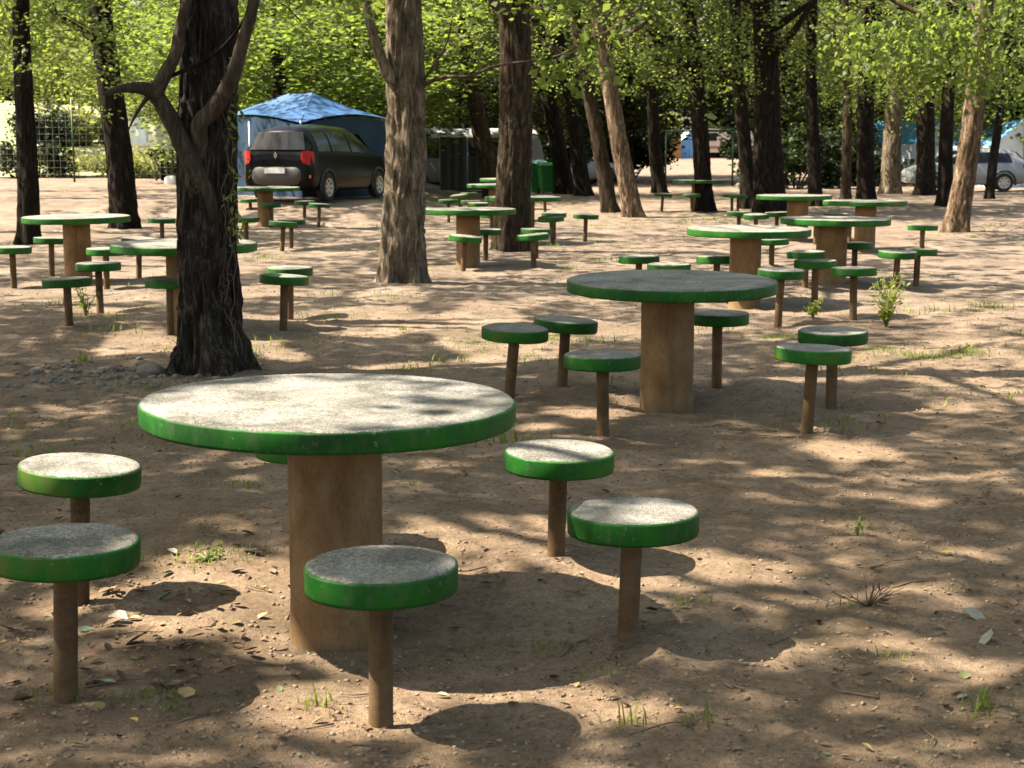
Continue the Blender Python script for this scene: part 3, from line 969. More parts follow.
for (cx_, cy_, w_, h_, dep, n_, sd, near) in ((930, 60, 60, 34, 26.5, 900, 61, 'leaning sunlit'), (880, 48, 40, 22, 27.0, 420, 62, ''), (975, 70, 30, 30, 26.6, 340, 63, ''), (960, 25, 60, 18, 26.2, 420, 64, '')):
    rng = np.random.default_rng(sd)
    host = [o for o in COL.objects if o.get('label', '').startswith('leaning sunlit pinkish')][0]
    pts = [(cx_ + rng.normal(0, w_ * .55), cy_ + rng.normal(0, h_ * .5), rng.normal(0, .5), 12) for _ in range(n_ // 12)]
    pts = [p for p in pts if p[1] < 98]
    sprig(host, pts, dep, 0, .115, sd, .15)

# trees beside and behind the viewer: out of the picture, their crowns throw the shade of the foreground
OUT = [(-4.9, 2.5), (-7.2, 8.4), (-5.6, 10.6), (-9.8, 3.4), (-9.4, 10.4), (-8.0, 0.2), (-7.6, 14.2), (-11.5, 15.5), (-12.0, 21), (-11.2, 28.5), (6.8, 9.5), (7.6, 16.5),
       (-5.8, 6.9), (-3.0, -1.6), (2.4, -2.4), (5.2, 3.4), (-12.8, 36.0), (-15.0, 42.5)]
for i, (x, y) in enumerate(OUT):
    tree('tree', 'shade tree standing beside the camera outside the picture', x, y, .24, (0, 0), bark='bark_dark', zb=4.6, R=4.1, sprays=0,
         upper=38000 if i < 7 or i in (13, 14, 15) else 16000, upsize=.11 if i < 7 or i in (13, 14, 15) else .165, seed=90 + i, group='shade trees outside the picture', bz=(4.2, 7.5))

# ------------------------------------------------------------------ far trees, wood, hedges
def far_tree_meshes(seed, R, z0, H, n, size):
    rng = np.random.default_rng(seed)
    k = 46
    th = rng.uniform(0, 6.283, k); hz = z0 + (H - z0) * rng.random(k)
    prof = np.sin(np.clip((hz - z0 + .8) / (H - z0 + 1.2), 0, 1) * math.pi) ** .6
    rr = R * prof * np.sqrt(rng.random(k))
    ctr = np.stack([np.cos(th) * rr, np.sin(th) * rr, hz], 1)
    c = ctr[rng.integers(0, k, n)] + rng.normal(0, .75, (n, 3)) * np.array([1, 1, .7])
    c[:, 2] = np.maximum(c[:, 2], z0 - .6 + .5 * rng.random(n))
    return leaves(c, size * rng.uniform(.6, 1.25, n), rng)


FAR = []
for j in range(3):
    v, f = far_tree_meshes(300 + j, 4.2, 1.9 + .3 * j, 13 + j, 15000, .21)
    crown = mesh_from('crown', v, f, M['leaf_shaded'], smooth=False)
    v, f, _a = trunk_mesh(.26, 9.5, (.02 * (j - 1), 0), 310 + j, .8, .1)
    FAR.append((crown, mesh_from('trunk', v, f, M['bark_dark'])))
FAR_LEAF2 = []
for j in range(3):
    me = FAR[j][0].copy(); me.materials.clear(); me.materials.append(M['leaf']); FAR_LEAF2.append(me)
FAR_SPOTS = [  # px, distance, mesh, sunny leaves, label
    (285, 44, 0, 1, 'leafy tree with yellow green crown right behind the blue canopy tent'),
    (352, 48, 1, 1, 'bright lime tree above the right end of the blue canopy tent'),
    (235, 52, 2, 1, 'green tree seen over the left end of the blue canopy tent'),
    (455, 62, 0, 0, 'dark tree above the white roofed van'),
    (425, 70, 1, 1, 'green tree behind the left end of the white roofed van'),
    (540, 66, 2, 0, 'deep green tree behind the two black leaning trunks'),
    (600, 72, 0, 0, 'dark tree beyond the slender leaning trunk'),
    (628, 64, 1, 0, 'dark tree behind the black trunk left of the farthest table'),
    (672, 128, 2, 1, 'bright lime tree behind the green metal frame'),
    (725, 132, 0, 1, 'olive tree over the beige caravan'),
    (780, 62, 1, 0, 'dark tree directly behind the thickest dark trunk'),
    (830, 66, 2, 0, 'dark tree behind the straight trunk on the right'),
    (880, 72, 0, 1, 'olive tree behind the reddish brown trunk'),
    (915, 82, 1, 1, 'yellow green tree over the teal tent'),
    (965, 70, 2, 1, 'leafy tree over the light blue tent'),
    (1015, 60, 0, 1, 'leafy tree at the right edge beyond the silver car'),
    (60, 104, 1, 1, 'yellow green tree hanging over the wire fence'),
    (130, 108, 2, 1, 'leafy tree over the cream building'),
    (190, 92, 0, 1, 'green tree behind the big furrowed trunk'),
    (-30, 66, 2, 1, 'green tree at the left edge above the dark hedge'),
]
for i, (px, d, j, sunny, lab) in enumerate(FAR_SPOTS):
    x, _ = xz_at(px, 144, d)
    r = thing('tree', lab, 'tree', (x, d, gz1(x, d)), i * 1.3)
    obj('trunk', FAR[j][1], r)
    if px in (285, 352, 235): r.scale = (1.1, 1.1, .52)
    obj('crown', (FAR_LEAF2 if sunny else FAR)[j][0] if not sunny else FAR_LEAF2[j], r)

# far-off wood: one mass
rng = np.random.default_rng(77)
cs = []
for k in range(230):
    a = rng.uniform(-.62, .62)
    d = rng.uniform(125, 165)
    x = math.sin(a) * d * 1.0; y = math.cos(a) * d
    c = np.stack([rng.normal(0, 2.6, 420), rng.normal(0, 2.6, 420), rng.random(420) ** .9 * rng.uniform(13, 21)], 1) + np.array([x, y, .3])
    cs.append(c)
cs = np.concatenate(cs)
v, f = leaves(cs, .95 * rng.uniform(.6, 1.3, len(cs)), rng)
tag(obj('wood', mesh_from('wood', v, f, M['leaf_shaded'], smooth=False)), 'dark green wood closing the view far behind the campsite', 'wood', kind='stuff')


def bush(name, label, px, d, w, h, n, size, mat, seed, cat='shrub', depth=None, base=0.0):
    rng = np.random.default_rng(seed)
    x, _ = xz_at(px, 144, d)
    k = 16
    dp = depth or w * .6
    ctr = np.stack([rng.uniform(-.5, .5, k) * w, rng.uniform(-.5, .5, k) * dp, rng.uniform(.12, .88, k) * h], 1)
    c = ctr[rng.integers(0, k, n)] + rng.normal(0, .16, (n, 3)) * np.array([w * .6, dp * .6, h * .7])
    c[:, 2] = np.abs(c[:, 2])
    v, f = leaves(c, size * rng.uniform(.6, 1.3, n), rng, flat=1.0)
    r = thing(name, label, cat, (x, d, gz1(x, d)))
    obj('foliage', mesh_from('foliage', v, f, M[mat], smooth=False), r)
    mb = MB()
    for q in range(7):
        e = ctr[q]
        mb.tube([(e[0] * .2, e[1] * .2, -.1), (e[0] * .6, e[1] * .6, e[2] * .5), tuple(e)], [.04, .03, .012], 6)
    mb.build('stems', M['limb'], r, smooth=True)
    return r


bush('hedge', 'dark evergreen hedge behind the wire fence at the left edge', 36, 58, 2.2, 2.6, 3800, .16, 'leaf_conifer', 401, 'hedge')
bush('shrub', 'dark round bush with bare twigs before the cream building', 165, 55, .9, 1.2, 800, .12, 'leaf_conifer', 402)
bush('shrub', 'pale dry undergrowth left of the leaning dark trunk along the fence', 85, 60, 5.5, 1.0, 3000, .14, 'leaf_dry', 403)
for q, (px_, d_, w_, h_, mt, lb) in enumerate([(40, 84, 5, 4.2, 'leaf_dry', 'tall pale lit bush at the top of the meadow, farthest left'), (85, 86, 5, 5.0, 'leaf', 'tall green bush at the top of the meadow behind the fence post'),
        (118, 88, 4.5, 4.0, 'leaf_dry', 'pale lit bush at the top of the meadow beside the leaning dark trunk'), (178, 84, 4.5, 5.0, 'leaf', 'tall green bush at the top of the meadow right of the hut'),
        (62, 70, 3, 1.4, 'leaf_dry', 'low pale bush on the meadow slope left of the fence post'), (95, 68, 2.6, 1.2, 'leaf_dry', 'low pale bush on the meadow slope right of the fence post')]):
    bush('shrub', lb, px_, d_, w_, h_, 3200, .2, mt, 420 + q)
bush('shrub', 'low pale undergrowth in front of the cream building', 145, 58, 3.2, .8, 2000, .13, 'leaf_dry', 404)
bush('shrub', 'dark thicket between the thickest trunk and the straight trunk', 795, 56, 3.2, 2.1, 3600, .2, 'leaf_conifer', 405)
bush('shrub', 'dark thicket behind the two black leaning trunks', 525, 60, 3.5, 2.0, 3000, .2, 'leaf_conifer', 406)
bush('shrub', 'dark thicket beyond the slender leaning trunk', 625, 66, 3.2, 2.2, 3000, .2, 'leaf_conifer', 407)
bush('shrub', 'dark thicket behind the thin brown trunk on the right', 850, 60, 3.5, 2.2, 3400, .2, 'leaf_conifer', 408)
bush('shrub', 'lime bush behind the left post of the green metal frame', 660, 110, 2.2, 3.2, 2600, .25, 'leaf_dry', 409)
bush('shrub', 'dark bush in front of the beige caravan', 731, 112, 1.3, 1.5, 1600, .2, 'leaf_conifer', 410)

# ------------------------------------------------------------------ cars
def lerp_st(st, y):
    ys = [s[0] for s in st]
    return [float(np.interp(y, ys, [s[k] for s in st])) for k in range(1, 7)]


def car(name, label, st, px, d, heading, paint, wheels, side_win, rear_glass, lower=None, roof=None, tail=None, plate=True, front_glass=None, wr=.31, badge=False, gzoff=None, cat='car'):
    """st: rear to front stations (y, z bottom, half width, z belt, half width at belt, z roof, half width at roof)"""
    x, _ = xz_at(px, 180, d)
    root = thing(name, label, cat, (x, d, gz1(x, d)), -heading)
    if badge: root.scale = (.92, 1, 1.03)
    ys = []
    for a, b in zip(st[:-1], st[1:]):
        ys += list(np.linspace(a[0], b[0], 5)[:-1])
    ys.append(st[-1][0])
    rings = []
    for y in ys:
        zb, w, zl, wl, zr, wr_ = lerp_st(st, y)
        half = [(0, zb), (w * .8, zb), (w * .96, zb + .05), (w, zb + .16), (w * 1.0, (zb + zl) / 2), (wl + .005, zl - .04), (wl - .01, zl + .012),
                (wl + (wr_ - wl) * .5 + .02, zl + (zr - zl) * .5), (wr_, zr - .09 * min(1, (zr - zl) * 3)), (wr_ * .86, zr - .025), (wr_ * .5, zr), (0, zr + .008)]
        full = half + [(-a, b) for a, b in half[-2:0:-1]]
        rings.append([(a, y, b) for a, b in full])
    n = len(rings[0])
    v = [p for r in rings for p in r]
    f = []
    for i in range(len(rings) - 1):
        for k in range(n):
            f.append((i * n + k, i * n + (k + 1) % n, (i + 1) * n + (k + 1) % n, (i + 1) * n + k))
    f.append(tuple(range(n))); f.append(tuple((len(rings) - 1) * n + k for k in range(n))[::-1])
    me = mesh_from('body', v, f, M[paint], True)
    try: me.set_sharp_from_angle(angle=math.radians(38))
    except Exception: pass
    body = obj('body', me, root)

    def side_pt(y, t, s, off=.014):
        zb, w, zl, wl, zr, wr_ = lerp_st(st, y)
        pts = [(wl - .01, zl + .012), (wl + (wr_ - wl) * .5 + .02, zl + (zr - zl) * .5), (wr_, zr - .09 * min(1, (zr - zl) * 3))]
        t2 = t * 2
        a, b = (pts[0], pts[1]) if t2 < 1 else (pts[1], pts[2])
        q = t2 if t2 < 1 else t2 - 1
        return (s * (a[0] + (b[0] - a[0]) * q + off), y, a[1] + (b[1] - a[1]) * q)
    for (y0, y1, t0, t1, u0, u1) in side_win:      # bottom y0..y1, top u0..u1
        for s in (1, -1):
            mb = MB()
            N, K = 6, 4
            vv = []
            for i in range(N + 1):
                for k in range(K + 1):
                    b = k / K
                    ya = y0 + (y1 - y0) * i / N; yb = u0 + (u1 - u0) * i / N
                    vv.append(side_pt(ya + (yb - ya) * b, t0 + (t1 - t0) * b, s))
            ff = []
            for i in range(N):
                for k in range(K):
                    q = (i * (K + 1) + k, (i + 1) * (K + 1) + k, (i + 1) * (K + 1) + k + 1, i * (K + 1) + k + 1)
                    ff.append(q if s < 0 else q[::-1])
            mb.add(vv, ff).build('window', M['glass'], root, smooth=True)
    for (nm, g) in (('rear_window', rear_glass), ('windscreen', front_glass)):
        if not g: continue
        (ya, za, wa, yb, zb_, wb) = g
        sg = -1 if nm == 'rear_window' else 1
        vv, ff = [], []
        for i in range(9):
            for k in range(4):
                t = k / 3; u = i / 4 - 1
                bow = .03 * (1 - u * u)
                vv.append((u * (wa + (wb - wa) * t), ya + (yb - ya) * t + sg * bow, za + (zb_ - za) * t))
        for i in range(8):
            for k in range(3):
                q = (i * 4 + k, (i + 1) * 4 + k, (i + 1) * 4 + k + 1, i * 4 + k + 1)
                ff.append(q)
        MB().add(vv, ff).build(nm, M['glass'], root, smooth=True)
    y_r = st[0][0]
    if lower:
        zb, w = st[1][1], max(s[2] for s in st[:3])
        mb = MB()
        vv, ff = [], []
        pr = [(zb + .02, 0.02), (zb + .07, .07), (zb + .18, .10), (zb + .33, .09), (zb + .40, .05)]
        for i in range(17):
            u = i / 8 - 1
            xx = u * w * 1.012
            back = y_r + .50 * abs(u) ** 7
            for (z, o) in pr:
                vv.append((xx * (1 + .012 * (abs(u) > .9)), back - o + .04, z))
        K = len(pr)
        for i in range(16):
            for k in range(K - 1):
                ff.append((i * K + k, (i + 1) * K + k, (i + 1) * K + k + 1, i * K + k + 1))
        mb.add(vv, ff).build('rear_bumper', M[lower], root, smooth=True)
    if plate:
        zc = st[1][1] + .42 if not lower else st[1][1] + .33
        yp = y_r - (.085 if lower else .06)
        MB().box(-.26, .26, yp, yp + .02, zc - .055, zc + .055).build('number_plate', M['plate'], root)
    if tail:
        (z0, z1, xin, ylen) = tail
        for s in (1, -1):
            mb = MB()
            zb, w, zl, wl, zr, wr_ = lerp_st(st, y_r + .12)
            vv, ff = [], []
            ring = [(xin, y_r - .015), (wl * .80, y_r - .02), (wl * .97, y_r + .03), (wl + .025, y_r + .16), (wl + .03, y_r + ylen)]
            for (a, b), lo, hi in zip(ring, (.13, .05, .0, .03, .12), (.08, .01, .0, .03, .08)):
                vv.append((s * a, b, z0 + lo)); vv.append((s * a, b, z1 - hi))
            for i in range(len(ring) - 1):
                q = (2 * i, 2 * i + 2, 2 * i + 3, 2 * i + 1)
                ff.append(q if s > 0 else q[::-1])
            mb.add(vv, ff).build('tail_light', M['red'], root, smooth=True)
    for (yw) in wheels:
        zb, w, *_ = lerp_st(st, yw)
        for s in (1, -1):
            # dark arch lip
            mb = MB()
            pts = [(s * (w + .004), yw + math.cos(a) * (wr + .065), wr + math.sin(a) * (wr + .065)) for a in np.linspace(-.25, math.pi + .25, 16)]
            mb.tube(pts, .035, 6)
            mb.build('wheel_arch', M['black'], root, smooth=True)
            wh = bpy.data.objects.new('wheel', None); COL.objects.link(wh); wh.parent = root
            wh.location = (s * (w - .07), yw, wr); wh.rotation_euler = (0, s * math.pi / 2, 0)
            t = MB().lathe([(wr * .60, -.10), (wr * .9, -.105), (wr * .985, -.075), (wr, 0), (wr * .985, .075), (wr * .9, .10), (wr * .62, .095), (wr * .60, .06)], 28)
            t.build('tyre', M['rubber'], wh, smooth=True)
            rm = MB()
            rm.lathe([(.0, .055), (.05, .07), (.055, .06)], 14)
            rm.lathe([(wr * .53, .06), (wr * .56, .095), (wr * .63, .10), (wr * .64, .05)], 28)
            for k in range(7):
                a = k * 2 * math.pi / 7
                c_, s_ = math.cos(a), math.sin(a)
                def R2(p): return (p[0] * c_ - p[1] * s_, p[0] * s_ + p[1] * c_, p[2])
                b = MB().box(.03, wr * .58, -.028, .028, .045, .08)
                rm.add([R2(p) for p in b.v], b.f)
            rm.lathe([(0.0, .02), (wr * .6, .02)], 24)
            rm.build('rim', M['alloy'], wh)
    if roof:
        mb = MB()
        vv, ff = [], []
        y0, y1, zr_, ww = roof[1:]
        for i, (y, sc) in enumerate([(y0, .80), (y0 + .1, .95), (y0 + .35, 1), (y1 - .35, 1), (y1 - .1, .95), (y1, .8)]):
            for (a, b) in [(-1, 0), (-1.02, .12), (-.93, .25), (-.4, .32), (.4, .32), (.93, .25), (1.02, .12), (1, 0)]:
                vv.append((a * ww * sc, y, zr_ + b * (1 if 0 < i < 5 else .5)))
        for i in range(5):
            for k in range(7):
                ff.append((i * 8 + k, i * 8 + k + 1, (i + 1) * 8 + k + 1, (i + 1) * 8 + k))
        ff.append(tuple(range(8))); ff.append(tuple(range(40, 48)))
        mb.add(vv, ff).build('roof', M[roof[0]], root, smooth=True)
    if badge:
        mb = MB()
        a = [(0, .075), (.045, 0), (0, -.075), (-.045, 0)]
        b = [(p * .5, q * .5) for p, q in a]
        yb_ = y_r - .03
        v = [(p, yb_, .99 + q) for p, q in a] + [(p, yb_, .99 + q) for p, q in b] + [(p, yb_ + .04, .99 + q) for p, q in a]
        mb.add(v, [(k, (k + 1) % 4, 4 + (k + 1) % 4, 4 + k) for k in range(4)] + [(k, 8 + k, 8 + (k + 1) % 4, (k + 1) % 4) for k in range(4)])
        mb.build('badge', M['chrome'], root)
    return root


MPV = [(-2.13, .40, .72, .86, .70, .90, .60), (-2.11, .34, .82, .95, .80, 1.00, .74), (-2.06, .30, .875, 1.00, .855, 1.10, .77), (-1.99, .27, .895, 1.02, .875, 1.26, .72),
       (-1.84, .25, .905, 1.02, .885, 1.50, .60), (-1.66, .24, .91, 1.02, .888, 1.575, .58), (-.7, .22, .915, 1.01, .89, 1.625, .60), (.25, .22, .915, .99, .885, 1.59, .60),
       (.8, .22, .91, .98, .875, 1.44, .615), (1.3, .23, .90, .97, .85, 1.09, .70), (1.75, .24, .88, .90, .82, .95, .66), (2.02, .26, .80, .76, .74, .80, .60), (2.13, .36, .62, .62, .58, .64, .46)]
cs_ = car('parked_car', 'black people carrier parked before the blue canopy tent, seen from behind', MPV, 321, 35.6, math.radians(19.5), 'car_black', (-1.33, 1.35),
          [(-1.72, -1.12, .06, .86, -1.64, -1.08), (-1.03, -.12, .06, .86, -1.0, -.12), (-.04, .78, .06, .86, -.04, .55)],
          (-2.075, 1.10, .73, -1.875, 1.47, .57), lower='car_bumper', tail=(.78, 1.08, .66, .17), front_glass=(1.33, 1.08, .68, .86, 1.44, .58), badge=True)
MB().tube([(0, -1.5, 1.60), (0, -1.56, 1.72)], [.012, .006], 6).build('aerial', M['black'], cs_)
mb = MB()
for s in (1, -1):
    mb = MB(); mb.box(s * .80 - .07, s * .80 + .07, 0, .03, .0, .06)
    mb.build('reflector', M['amber'], cs_, loc=(0, -2.10, .52))

HATCH = [(-2.0, .40, .70, .82, .68, .86, .58), (-1.97, .33, .80, .90, .78, .96, .70), (-1.86, .27, .84, .92, .82, 1.10, .68), (-1.55, .24, .85, .92, .83, 1.38, .60), (-.7, .22, .855, .92, .84, 1.45, .60),
         (.2, .22, .855, .90, .83, 1.40, .585), (.95, .22, .85, .89, .81, 1.0, .68), (1.5, .24, .83, .82, .78, .87, .62), (1.85, .28, .76, .70, .70, .74, .55), (1.98, .36, .60, .58, .56, .60, .45)]
win_h = [(-1.45, -.85, .08, .86, -1.35, -.82), (-.78, .0, .06, .86, -.75, .0), (.06, .72, .06, .86, .06, .42)]
car('parked_car', 'pale silver hatchback parked side on behind the leaning sunlit trunk at right', HATCH, 962, 53, math.radians(-86), 'car_silver', (-1.2, 1.22), win_h,
    (-1.93, 1.0, .64, -1.62, 1.33, .56), lower='car_silver', tail=(.72, .98, .45, .2), front_glass=(.98, 1.0, .66, .3, 1.36, .56))
car('parked_car', 'silver blue hatchback glimpsed between the black leaning trunks', HATCH, 571, 62, math.radians(70), 'car_silver', (-1.2, 1.22), win_h,
    (-1.93, 1.0, .64, -1.62, 1.33, .56), lower='car_silver', tail=(.72, .98, .45, .2), front_glass=(.98, 1.0, .66, .3, 1.36, .56))
VAN = [(-2.4, .36, .80, .98, .80, 1.05, .74), (-2.36, .32, .90, 1.05, .89, 1.3, .82), (-2.25, .30, .92, 1.06, .91, 1.78, .80), (-1.0, .28, .93, 1.05, .92, 1.82, .80), (1.0, .28, .93, 1.04, .92, 1.82, .80),
       (1.6, .28, .92, 1.02, .90, 1.72, .76), (2.15, .29, .90, .98, .87, 1.12, .78), (2.4, .34, .82, .82, .80, .90, .70), (2.48, .42, .66, .66, .62, .68, .55)]
car('camper_van', 'shade-grey camper van with raised white roof behind a dark windbreak beyond the centre tables', VAN, 470, 53, math.radians(-72), 'van_shaded', (-1.5, 1.55),
    [(-2.0, -.9, .1, .9, -2.0, -.9), (-.75, .45, .1, .9, -.75, .45), (.6, 1.5, .1, .9, .6, 1.25)], (-2.33, 1.2, .76, -2.24, 1.66, .74), lower='car_bumper', roof=('car_white', -2.2, 1.9, 1.79, .86),
    tail=(.8, 1.1, .62, .12), front_glass=(2.16, 1.14, .76, 1.63, 1.68, .70), cat='van')

d = 49.0
x, _ = xz_at(440, 144, d)
wb = thing('windbreak', 'dark olive canvas windbreak standing in front of the shade-grey camper van', 'windbreak', (x, d, gz1(x, d)))
for (u0, u1, h_, dy) in ((0, .85, 1.66, 0), (.87, 2.0, 1.08, .05)):
    vv = [(u0 + (u1 - u0) * i / 12, dy + .03 * math.sin(i * 1.7), z) for i in range(13) for z in (0, h_ * .5, h_ - .03 * math.sin(i / 12 * math.pi))]
    MB().add(vv, [(i * 3 + k, i * 3 + 3 + k, i * 3 + 4 + k, i * 3 + 1 + k) for i in range(12) for k in range(2)]).build('canvas_panel', M['car_dark'], wb, smooth=True)
    for u in (u0, u1):
        MB().tube([(u, dy + .04, -.1), (u, dy + .04, h_ + .08)], .018, 6).build('pole', M['pole'], wb, smooth=True)

# ------------------------------------------------------------------ canopy tent behind the car
def canopy():
    d = 39.0
    x, _ = xz_at(313, 144, d)
    g = gz1(x, d)
    root = thing('canopy_tent', 'blue canopy tent with slate side walls behind the black car', 'tent', (x, d, g), math.radians(45))
    S, E = 1.62, 2.6
    he, ha = 1.88, 2.50
    F, Rr, Bk, L = (-S, -S), (S, -S), (S, E), (-S, E)
    p1, p2 = (0, 0), (0, E - S)
    N, K = 16, 12

    def panel(a, b, ra, rb):
        vv, ff = [], []
        for i in range(N + 1):
            u = i / N
            e = (a[0] + (b[0] - a[0]) * u, a[1] + (b[1] - a[1]) * u)
            r = (ra[0] + (rb[0] - ra[0]) * u, ra[1] + (rb[1] - ra[1]) * u)
            arch = .22 * math.sin(math.pi * u)               # hem curves up between the corners
            for k in range(K + 1):
                t = k / K
                z = (he - .15 + arch) * (1 - t) + (ha - .02 * math.sin(math.pi * u) * (ra != rb)) * t - .09 * math.sin(math.pi * t) * (.4 + .6 * math.sin(math.pi * u))
                z += .022 * math.sin(9 * u + 5 * t + a[0]) * math.sin(math.pi * t)
                vv.append((e[0] + (r[0] - e[0]) * t, e[1] + (r[1] - e[1]) * t, z))
        for i in range(N):
            for k in range(K):
                ff.append((i * (K + 1) + k, (i + 1) * (K + 1) + k, (i + 1) * (K + 1) + k + 1, i * (K + 1) + k + 1))
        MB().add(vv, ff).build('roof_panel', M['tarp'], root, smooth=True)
    panel(F, Rr, p1, p1); panel(Rr, Bk, p1, p2); panel(Bk, L, p2, p2); panel(L, F, p2, p1)
    for (a, b) in ((F, Rr), (Rr, Bk), (Bk, L), (L, F)):
        vv, ff = [], []
        n = 34
        for i in range(n + 1):
            u = i / n
            ex = (a[0] + (b[0] - a[0]) * u) * .975; ey = (a[1] + (b[1] - a[1]) * u) * .985
            w = .03 * math.sin(u * 31)
            for k, z in enumerate((-.06, .6, 1.2, he - .20 + .2 * math.sin(math.pi * u))):
                vv.append((ex + w * (1 - k * .2), ey + w * (1 - k * .2), z))
        for i in range(n):
            for k in range(3):
                ff.append((i * 4 + k, (i + 1) * 4 + k, (i + 1) * 4 + k + 1, i * 4 + k + 1))
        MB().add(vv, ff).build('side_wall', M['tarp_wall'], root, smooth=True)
    for (a, b) in (F, Rr, Bk, L, (-S, (E - S) / 2)):
        MB().tube([(a * .97, b * .97, -.1), (a * .97, b * .97, he - .1)], .022, 8).build('pole', M['pole'], root, smooth=True)
    for p in (p1, p2):
        MB().tube([(p[0], p[1], -.1), (p[0], p[1], ha - .13)], .022, 8).build('pole', M['pole'], root, smooth=True)


canopy()


def ridge_tent(name, label, px, d, w, l, h, wall, mat, mat2, rz):
    x, _ = xz_at(px, 144, d)
    root = thing(name, label, 'tent', (x, d, gz1(x, d)), rz)
    vv, ff = [], []
    prof = [(-w / 2, 0), (-w / 2 * .96, wall), (-w * .24, (h + wall) / 2 - .05), (0, h), (w * .24, (h + wall) / 2 - .05), (w / 2 * .96, wall), (w / 2, 0)]
    for i in range(9):
        t = i / 8
        sag = .07 * math.sin(math.pi * t)
        for (a, b) in prof:
            vv.append((a, (t - .5) * l, b - (sag if b > wall else 0)))
    for i in range(8):
        for k in range(1, 5):
            ff.append((i * 7 + k, i * 7 + k + 1, (i + 1) * 7 + k + 1, (i + 1) * 7 + k))
    MB().add(vv, ff).build('roof', M[mat], root, smooth=True)
    mb = MB()
    for k in (0, 5):
        mb.add([vv[0 + k], vv[k + 1], vv[56 + k + 1], vv[56 + k]], [(0, 1, 2, 3)])
    for i in (0, 8):
        mb.add([(a, b * (1 - .0) + (-.012 if i == 0 else .012), c) for a, b, c in vv[i * 7:i * 7 + 7]], [tuple(range(7))])
    mb.build('wall', M[mat2], root)
    for i in (0, 8):
        MB().tube([(0, (i / 8 - .5) * (l + .1), -.1), (0, (i / 8 - .5) * (l + .1), h + .1)], .025, 6).build('pole', M['pole'], root)
    return root


ridge_tent('tent', 'teal tent with pale lower walls behind the reddish brown trunk', 908, 66, 3.4, 4.0, 2.55, 1.55, 'teal', 'canvas', .5)
ridge_tent('tent', 'light blue and white tent above the silver car at the right edge', 992, 60, 3.0, 4.0, 2.5, 1.5, 'skytarp', 'canvas', .3)
ridge_tent('tent', 'small pale blue tent left of the beige caravan in the distance', 684, 118, 1.7, 3.0, 2.1, 1.1, 'canvas', 'skytarp', .2)

# caravan in the distance
x, _ = xz_at(722, 144, 122)
cv = thing('caravan', 'beige caravan with a brown stripe in the bright distance', 'caravan', (x, 122, gz1(x, 122)), math.radians(8))
vv, ff = [], []
side = [(-2.2, .45), (-2.3, 1.0), (-2.15, 1.9), (-1.9, 2.3), (1.7, 2.35), (2.1, 2.0), (2.3, 1.3), (2.15, .5)]
vv = [(a, -1.0, b) for a, b in side] + [(a, 1.0, b) for a, b in side]
n = len(side)
ff = [tuple(range(n))[::-1], tuple(range(n, 2 * n))] + [(k, (k + 1) % n, n + (k + 1) % n, n + k) for k in range(n)]
MB().add(vv, ff).build('body', M['caravan'], cv)
MB().box(-2.2, 2.2, -1.02, -1.004, .75, .95).build('stripe', M['wood'], cv)
for (a, b) in ((-1.7, -.7), (.4, 1.5)):
    w = MB().box(a, b, -1.03, -1.003, 1.35, 1.95).build('window', M['glass'], cv)
for s in (-1, 1):
    wh = MB().lathe([(0, -.09), (.28, -.09), (.31, 0), (.28, .09), (0, .09)], 20).build('wheel', M['rubber'], cv, loc=(0, s * .9, .3))
    wh.rotation_euler = (math.pi / 2, 0, 0)
# orange timber hut
x, _ = xz_at(669, 144, 116)
hut = thing('shed', 'orange timber hut between the black trunk and the small pale tent', 'shed', (x, 116, gz1(x, 116)), .2)
mb = MB()
for k in range(7):
    mb.box(-.75 + k * .215, -.75 + k * .215 + .205, -.6, .6, 0, 1.85)
mb.build('wall', M['wood'], hut)
MB().add([(-.85, -.7, 1.85), (.85, -.7, 1.85), (.85, .7, 2.05), (-.85, .7, 2.05), (-.85, -.7, 1.91), (.85, -.7, 1.91), (.85, .7, 2.11), (-.85, .7, 2.11)],
         [(3, 2, 1, 0), (4, 5, 6, 7), (0, 1, 5, 4), (1, 2, 6, 5), (2, 3, 7, 6), (3, 0, 4, 7)]).build('roof', M['greenmetal'], hut)

# green metal frame
d = 60.0
x0, _ = xz_at(666, 144, d); x1, _ = xz_at(733, 144, d); xm, _ = xz_at(705.5, 144, d)
fr = thing('metal_frame', 'dark green tubular metal frame spanning the bright gap behind the farthest table', 'frame', ((x0 + x1) / 2, d, gz1((x0 + x1) / 2, d)))
cx_ = (x0 + x1) / 2
for xx in (x0, xm, x1):
    MB().tube([(xx - cx_, 0, -.2), (xx - cx_, 0, 2.06)], .035, 8).build('post', M['greenmetal'], fr, smooth=True)
MB().tube([(x0 - cx_ - .05, 0, 2.08), (x1 - cx_ + .05, 0, 2.08)], .045, 8).build('beam', M['greenmetal'], fr, smooth=True)
MB().tube([(xm - cx_ - .1, -.1, 2.22), (x1 - cx_ + .05, -.1, 2.16)], .04, 8).build('beam', M['greenmetal'], fr, smooth=True)

